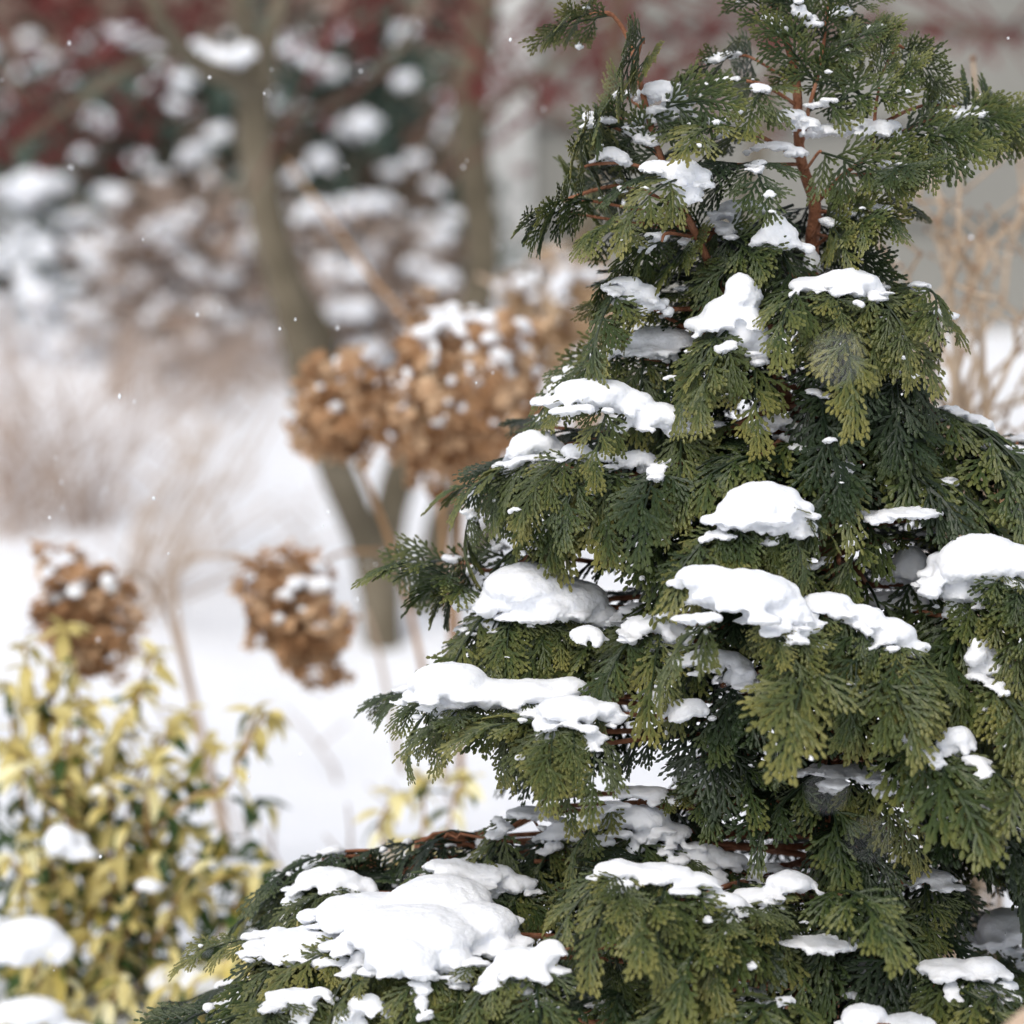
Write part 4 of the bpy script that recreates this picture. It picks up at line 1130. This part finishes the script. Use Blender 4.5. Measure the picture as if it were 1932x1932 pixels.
b0 = at(860, 1500, 3.25); b0.z = gz(b0.x, b0.y)
hyd = empty('hydrangea', b0); tag(hyd, 'dried brown hydrangea with large snow dusted flower heads left of the conifer', 'hydrangea')
HI = Matrix.Translation(b0).inverted()
flower_head(hyd, HI, 640, 765, 3.2, 92, 104, 100, 'floret', 1, .35)
flower_head(hyd, HI, 880, 745, 3.15, 178, 172, 190, 'floret', 2)
flower_head(hyd, HI, 850, 860, 3.3, 80, 80, 46, 'floret', 12)
canes(hyd, HI, [([(870, 1480, 3.25), (860, 1150, 3.25), (880, 800, 3.2)], .0035, .0025, 'cane'),
                ([(840, 1480, 3.25), (760, 1100, 3.25), (650, 800, 3.2)], .0032, .0022, 'cane'),
                ([(860, 1300, 3.4), (800, 700, 3.5), (690, 510, 3.7), (600, 385, 3.8), (540, 300, 3.8)], .0026, .0015, 'cane'),
                ([(760, 1460, 3.4), (735, 1330, 3.4), (710, 1210, 3.4), (690, 1150, 3.4)], .0026, .0018, 'palecane')])
b0 = at(1060, 1300, 3.9); b0.z = gz(b0.x, b0.y)
hy2 = empty('hydrangea', b0); tag(hy2, 'pale out of focus hydrangea head between big brown head and conifer', 'hydrangea')
H2 = Matrix.Translation(b0).inverted()
flower_head(hy2, H2, 1055, 590, 3.9, 135, 116, 130, 'palefloret', 3)
canes(hy2, H2, [([(1060, 1290, 3.9), (1050, 900, 3.9), (1055, 600, 3.9)], .004, .003, 'palecane'), ([(900, 520, 3.9), (980, 560, 3.9), (1055, 600, 3.9)], .003, .0022, 'palecane')])
b0 = at(420, 1640, 3.2); b0.z = gz(b0.x, b0.y)
hy3 = empty('hydrangea', b0); tag(hy3, 'low hydrangea with two drooping brown heads above the yellow variegated shrub', 'hydrangea')
H3 = Matrix.Translation(b0).inverted()
flower_head(hy3, H3, 158, 1160, 3.05, 76, 112, 125, 'floret', 4, -.35)
flower_head(hy3, H3, 562, 1165, 3.05, 80, 132, 140, 'floret', 5, -.6)
canes(hy3, H3, [([(430, 1620, 3.3), (330, 1200, 3.4), (260, 1085, 3.3), (185, 1110, 3.1)], .003, .002, 'palecane'),
                ([(440, 1620, 3.3), (330, 1120, 3.45), (430, 1048, 3.3), (540, 1090, 3.08)], .003, .002, 'palecane'),
                ([(720, 1040, 3.4), (640, 1045, 3.3), (570, 1090, 3.1)], .002, .0018, 'cane')])
GH = 'snow behind the conifer'
def head_snow(label, x, y, Y, rx, ry, n, seed, side=0.0):
    rg = random.Random(seed); sc = MPP * Y / TREE_Y; c = at(x, y, Y); ells = []
    while len(ells) < n:
        d = Vector((rg.gauss(0, 1) + side, rg.gauss(-.35, 1), rg.gauss(.35, 1))).normalized()
        if d.z < -.35 or (d.z < .25 and rg.random() < .55): continue
        f = rg.uniform(.74, .98); r = rg.uniform(6, 14) * sc * (1.5 if d.z > .55 else 1)
        ells.append((Vector((d.x * rx * sc * f, d.y * rx * sc * f, d.z * ry * sc * f)), (r * rg.uniform(.8, 1.4), r, r * rg.uniform(.5, .9))))
    o = link('snow_pad', blob_mesh('snow_pad', ells, .003, smooth=2), None, M['snow']); o.location = c
    tag(o, label, 'snow', GH, 'stuff')
head_snow('snow scattered among the florets of the big brown hydrangea head', 880, 740, 3.15, 180, 174, 70, 1)
head_snow('snow specks on the small brown hydrangea head left of the big one', 640, 765, 3.2, 92, 104, 22, 2, .3)
head_snow('snow scattered over the pale hydrangea head', 1055, 585, 3.9, 138, 120, 45, 3, -.4)
head_snow('snow on the drooping hydrangea head at the far left', 158, 1160, 3.05, 88, 104, 30, 4)
head_snow('snow on the drooping hydrangea head beside the maple base', 562, 1165, 3.05, 96, 116, 30, 5, .6)

# ------------------------------------------------------------------ euonymus
def leaf_mesh(mat, L=.021, W=.0095, curl=.3):
    m = MB(); N = 5; vs = []
    for i in range(N + 1):
        u = i / N; w_ = W * .5 * math.sin(math.pi * u ** .85) ** .8 if 0 < u < 1 else .0004
        z = -curl * L * u * u
        vs += [Vector((L * u, w_, z + w_ * .35)), Vector((L * u, 0, z)), Vector((L * u, -w_, z + w_ * .35))]
    fs = []
    for i in range(N):
        for k in range(2): fs.append((i * 3 + k, i * 3 + k + 1, i * 3 + k + 4, i * 3 + k + 3))
    m.add(vs, fs); me = m.mesh('leaf', True); me.materials.append(M[mat]); return me
LM = {k: [leaf_mesh(k, curl=c) for c in (.15, .4, .7)] for k in ('yleaf', 'vleaf', 'gleaf')}

def euonymus(label, stems, Y, bx, by, seed, cap, green=.3, inner=0, ib=None):
    rg = random.Random(seed); b0 = at(bx, by, Y); b0.z = gz(b0.x, b0.y)
    root = empty('euonymus', b0); tag(root, label, 'shrub'); I = Matrix.Translation(b0).inverted()
    spots = []
    for pts in stems:
        P3 = [at(p[0], p[1], Y - (p[2] if len(p) > 2 else 0)) for p in pts]
        P = spline(P3, 6); N = len(P) - 1; m = MB()
        tube(m, P, [lerp(.0022, .0011, i / N) for i in range(N + 1)], 5)
        o = link('stem', m.mesh('stem', True), root, M['estem']); o.matrix_parent_inverse = I
        Ltot = sum((P[i + 1] - P[i]).length for i in range(N)); nn = max(4, int(Ltot / .0135))
        for k in range(nn):
            u = lerp(.12, 1, k / (nn - 1)); i = min(N, int(u * N)); d = (P[min(N, i + 1)] - P[max(0, i - 1)]).normalized()
            for sd_ in (0, 1):
                yaw = rg.uniform(0, 3.14) + sd_ * 3.14
                young = u > .45
                mat = ('yleaf' if rg.random() > green * (.6 if young else 1.6) else ('vleaf' if rg.random() < .5 else 'gleaf'))
                spots.append((P[i] + Vector((rg.uniform(-1, 1), rg.uniform(-1, 1), 0)) * .002, yaw, rg.uniform(-.85, .3) if rg.random() < .75 else rg.uniform(-1.3, .8), rg.uniform(-.6, .6), rg.uniform(.6, 1.4), mat))
        for k in range(5):
            spots.append((P[-1], rg.uniform(0, 6.28), rg.uniform(-.9, .9), rg.uniform(-.5, .5), rg.uniform(.8, 1.2), 'yleaf'))
    if inner:
        x0, x1, y0, y1 = ib
        for k in range(inner):
            spots.append((at(rg.uniform(x0, x1), lerp(y0, y1, rg.random() ** .7), Y + rg.uniform(-.02, .14)), rg.uniform(0, 6.28), rg.uniform(-1, .4), rg.uniform(-.6, .6), rg.uniform(.9, 1.4), 'gleaf' if rg.random() < .8 else 'vleaf'))
    spots.sort(key=lambda s_: s_[0].y)
    rest = {}
    for k, (p, yaw, pt, ro, sc, mat) in enumerate(spots):
        R3 = Matrix.Rotation(yaw, 3, 'Z') @ Matrix.Rotation(-pt, 3, 'Y') @ Matrix.Rotation(ro, 3, 'X')
        me = LM[mat][rg.randrange(3)]
        if k < cap:
            o = link('leaf', me, root); o.matrix_parent_inverse = I; o.location = p; o.rotation_euler = R3.to_euler(); o.scale = (sc, sc, sc)
        else:
            b_ = rest.setdefault(mat, MB())
            b_.add([p + R3 @ (v.co * sc) for v in me.vertices], [tuple(f.vertices) for f in me.polygons])
    for mat, b_ in rest.items():
        o = link('leaves', b_.mesh('leaves', True), root, M[mat]); o.matrix_parent_inverse = I; o['kind'] = 'stuff'
    print(label, len(spots))
    return root

rg = random.Random(9); st = []
heads = [(45, 1215), (120, 1185), (290, 1235), (275, 1290), (90, 1260), (20, 1290), (180, 1330), (320, 1370), (400, 1400), (345, 1345), (230, 1390), (60, 1340), (130, 1360), (10, 1400),
         (290, 1440), (210, 1480), (40, 1450), (100, 1480), (340, 1560), (400, 1590), (300, 1610), (440, 1640), (360, 1650), (190, 1640), (60, 1600), (20, 1620), (130, 1660), (240, 1560), (480, 1650), (250, 1740), (180, 1770), (30, 1750), (100, 1800), (330, 1820), (420, 1830), (230, 1850), (470, 1790), (60, 1880), (150, 1900), (300, 1900), (20, 1930), (560, 1740)]
for hx, hy in heads:
    bx = lerp(hx, 170, .6) + rg.uniform(-70, 70); by = min(2060, max(hy + 200, 1750 + rg.uniform(-60, 200)))
    by = lerp(by, hy + 260, .6); bx += (hx - bx) * rg.uniform(-.8, .3)
    tt = (hy - 1500) / 500 * .10 + rg.uniform(-.04, .05)
    st.append([(bx, by, tt - .04), (lerp(bx, hx, .5) + rg.uniform(-25, 25), lerp(by, hy, .6) - 10, tt), (hx, hy, tt + .02)])
st.append([(300, 1560, .02), (370, 1500, .02), (425, 1490, .03), (455, 1420, .03), (480, 1345, .03)])
st.append([(455, 1430, .03), (480, 1380, .03), (505, 1345, .03)])
euonymus('yellow variegated euonymus shrub in the lower left corner', st, 2.88, 160, 2080, 3, 270, .42, 700, (-40, 500, 1450, 2010))
st = [[(800, 1760), (790, 1640), (800, 1540), (795, 1470)], [(800, 1740), (740, 1620), (715, 1560), (745, 1500)], [(810, 1740), (840, 1600), (860, 1500), (885, 1465)], [(790, 1750), (720, 1680), (690, 1630)], [(800, 1740), (760, 1680), (730, 1640)]]
euonymus('small sprig of yellow euonymus just left of the lower conifer branches', st, 2.9, 800, 1780, 8, 60, .4)
GE = 'snow on the euonymus'
S('block of snow in the middle of the yellow shrub', [(115, 1590, 34, 36), (150, 1610, 30, 16)], .0, group=GE, Yfix=2.80, voxel=.004)
S('large snow cap at the left edge low on the yellow shrub', [(60, 1770, 66, 44), (110, 1790, 40, 30), (20, 1800, 50, 30)], 0, group=GE, Yfix=2.75, voxel=.005)
S('long low snow drift at the right foot of the yellow shrub', [(330, 1855, 60, 34), (400, 1850, 70, 30), (460, 1870, 50, 26)], 0, group=GE, Yfix=2.84, voxel=.005)
S('small snow ball on the dark leaves of the yellow shrub', [(277, 1672, 26, 16)], 0, group=GE, Yfix=2.79, voxel=.004)
S('snow in the bottom left corner under the yellow shrub', [(60, 1910, 70, 30), (140, 1950, 50, 24)], 0, group=GE, Yfix=2.74, voxel=.005)
S('snow speck high in the yellow shrub', [(185, 1495, 18, 15)], 0, group=GE, Yfix=2.84, voxel=.004)

# ------------------------------------------------------------------ tan twig shrub at the right
def twig_shrub():
    Y = 2.9; b0 = at(1830, 1300, Y); b0.z = gz(b0.x, b0.y)
    root = empty('twig_shrub', b0); tag(root, 'leafless tan shrub with zigzag twigs beside the house wall right of the conifer', 'shrub'); I = Matrix.Translation(b0).inverted()
    rg = random.Random(31)
    def zig(a, b, n, j):
        P = [a.lerp(b, i / n) + (Vector((rg.uniform(-j, j), rg.uniform(-j, j), rg.uniform(-j, j))) if 0 < i < n else Vector()) for i in range(n + 1)]
        return P
    ends = [((1790, 800), (1835, 110)), ((1830, 760), (1945, 260)), ((1760, 780), (1705, 380)), ((1780, 760), (1668, 470)), ((1840, 780), (1960, 600)), ((1800, 760), (1760, 330)), ((1820, 740), (1900, 420)), ((1790, 820), (1720, 560)), ((1840, 800), (1990, 700)), ((1810, 800), (1850, 450)), ((1780, 850), (1660, 660)), ((1850, 850), (1980, 480)), ((1800, 870), (1700, 700)), ((1830, 860), (1940, 800)),
            ((1760, 700), (1880, 560)), ((1740, 640), (1830, 400)), ((1800, 600), (1960, 330)), ((1850, 560), (1740, 340))]
    for k, (a, b) in enumerate(ends):
        dy = rg.uniform(-.12, .12)
        A = at(a[0], a[1], Y + dy); B = at(b[0], b[1], Y + dy + rg.uniform(-.1, .1))
        m = MB(); P = zig(b0 + Vector((rg.uniform(-.03, .03), rg.uniform(-.03, .03), 0)), A, 3, .008)[:-1] + zig(A, B, 8, .008)
        tube(m, P, [lerp(.0033, .0015, i / (len(P) - 1)) for i in range(len(P))], 6, 0, .08)
        nd = MB()
        for q in P[3:]:
            V_ = ICO1[0] * .0025 + np.array(q); nd.add([tuple(v) for v in V_], [tuple(f) for f in ICO1[1]])
        for j in range(2):
            i = rg.randrange(4, len(P) - 1); q = P[i]; d = Vector((rg.uniform(-1, 1), rg.uniform(-.7, .7), rg.uniform(-.2, 1))).normalized()
            e = q + d * rg.uniform(.05, .14); Q = zig(q, e, 3, .006); tube(m, Q, [.0014, .0012, .001, .0008], 5)
            for q2 in Q[1:]:
                V_ = ICO1[0] * .0018 + np.array(q2); nd.add([tuple(v) for v in V_], [tuple(f) for f in ICO1[1]])
        o = link('stem', m.mesh('stem', True), root, M['tan']); o.matrix_parent_inverse = I
        o2 = link('buds', nd.mesh('buds', True), o, M['node']); o2['kind'] = 'stuff'
twig_shrub()
b0 = at(1900, 1150, 3.5); b0.z = gz(b0.x, b0.y)
hy4 = empty('hydrangea', b0); tag(hy4, 'pale tan hydrangea head showing through the right edge behind the conifer', 'hydrangea'); H4 = Matrix.Translation(b0).inverted()
flower_head(hy4, H4, 1890, 905, 3.5, 110, 100, 46, 'palefloret', 9)
canes(hy4, H4, [([(1900, 1400, 3.5), (1895, 1150, 3.5), (1890, 920, 3.5)], .0035, .0025, 'palecane')])

# dry tan leaf close to the camera
p = at(1945, 1955, 1.72); b0 = Vector((p.x + .05, p.y + .05, gz(p.x + .05, p.y + .05)))
dl = empty('dry_leaf', b0); tag(dl, 'out of focus tan dry leaf on a stalk in the bottom right corner', 'leaf'); DI = Matrix.Translation(b0).inverted()
m = MB(); P = spline([b0, b0.lerp(p, .6) + Vector((.02, 0, .02)), p + Vector((.012, .004, -.006))], 6); tube(m, P, [lerp(.0016, .001, i / (len(P) - 1)) for i in range(len(P))], 6)
o = link('stalk', m.mesh('stalk', True), dl, M['cane']); o.matrix_parent_inverse = DI
m = MB(); vs = []
for i in range(9):
    u = i / 8; w_ = .011 * math.sin(math.pi * min(1, u * .96 + .02)) ** .7
    for k in range(5):
        v = (k - 2) / 2
        vs.append(p + Vector((lerp(.013, -.016, u), v * w_ * .5 - .004 * math.sin(u * 3), v * w_ * .8 + .004 * v * v + .003 * math.sin(u * 5))))
m.add(vs, [(i * 5 + k, i * 5 + k + 1, i * 5 + k + 6, i * 5 + k + 5) for i in range(8) for k in range(4)])
o = link('blade', m.mesh('blade', True), dl, M['palecane']); o.matrix_parent_inverse = DI

# ------------------------------------------------------------------ falling snow
rg = random.Random(19); V, F, n = [], [], 0
for k in range(170):
    Y = rg.uniform(1.9, 3.4); p = at(rg.uniform(-40, 1970), rg.uniform(-40, 1970), Y); r = rg.uniform(.0005, .0012)
    V.append(ICO1[0] * np.array((r, r, r * rg.uniform(1, 1.8))) + np.array(p)); F.append(ICO1[1] + n); n += len(ICO1[0])
for x, y, Y, r in ((1580, 675, .95, .0020), (1560, 1495, 1.05, .0013), (1640, 1585, 1.0, .0012)):
    p = at(x, y, Y); V.append(ICO1[0] * r + np.array(p)); F.append(ICO1[1] + n); n += len(ICO1[0])
o = link('snowflakes', np_mesh('snowflakes', np.concatenate(V), np.concatenate(F), smooth=True), None, M['snow'])
tag(o, 'small snowflakes drifting down through the air', 'snowflakes', kind='stuff')
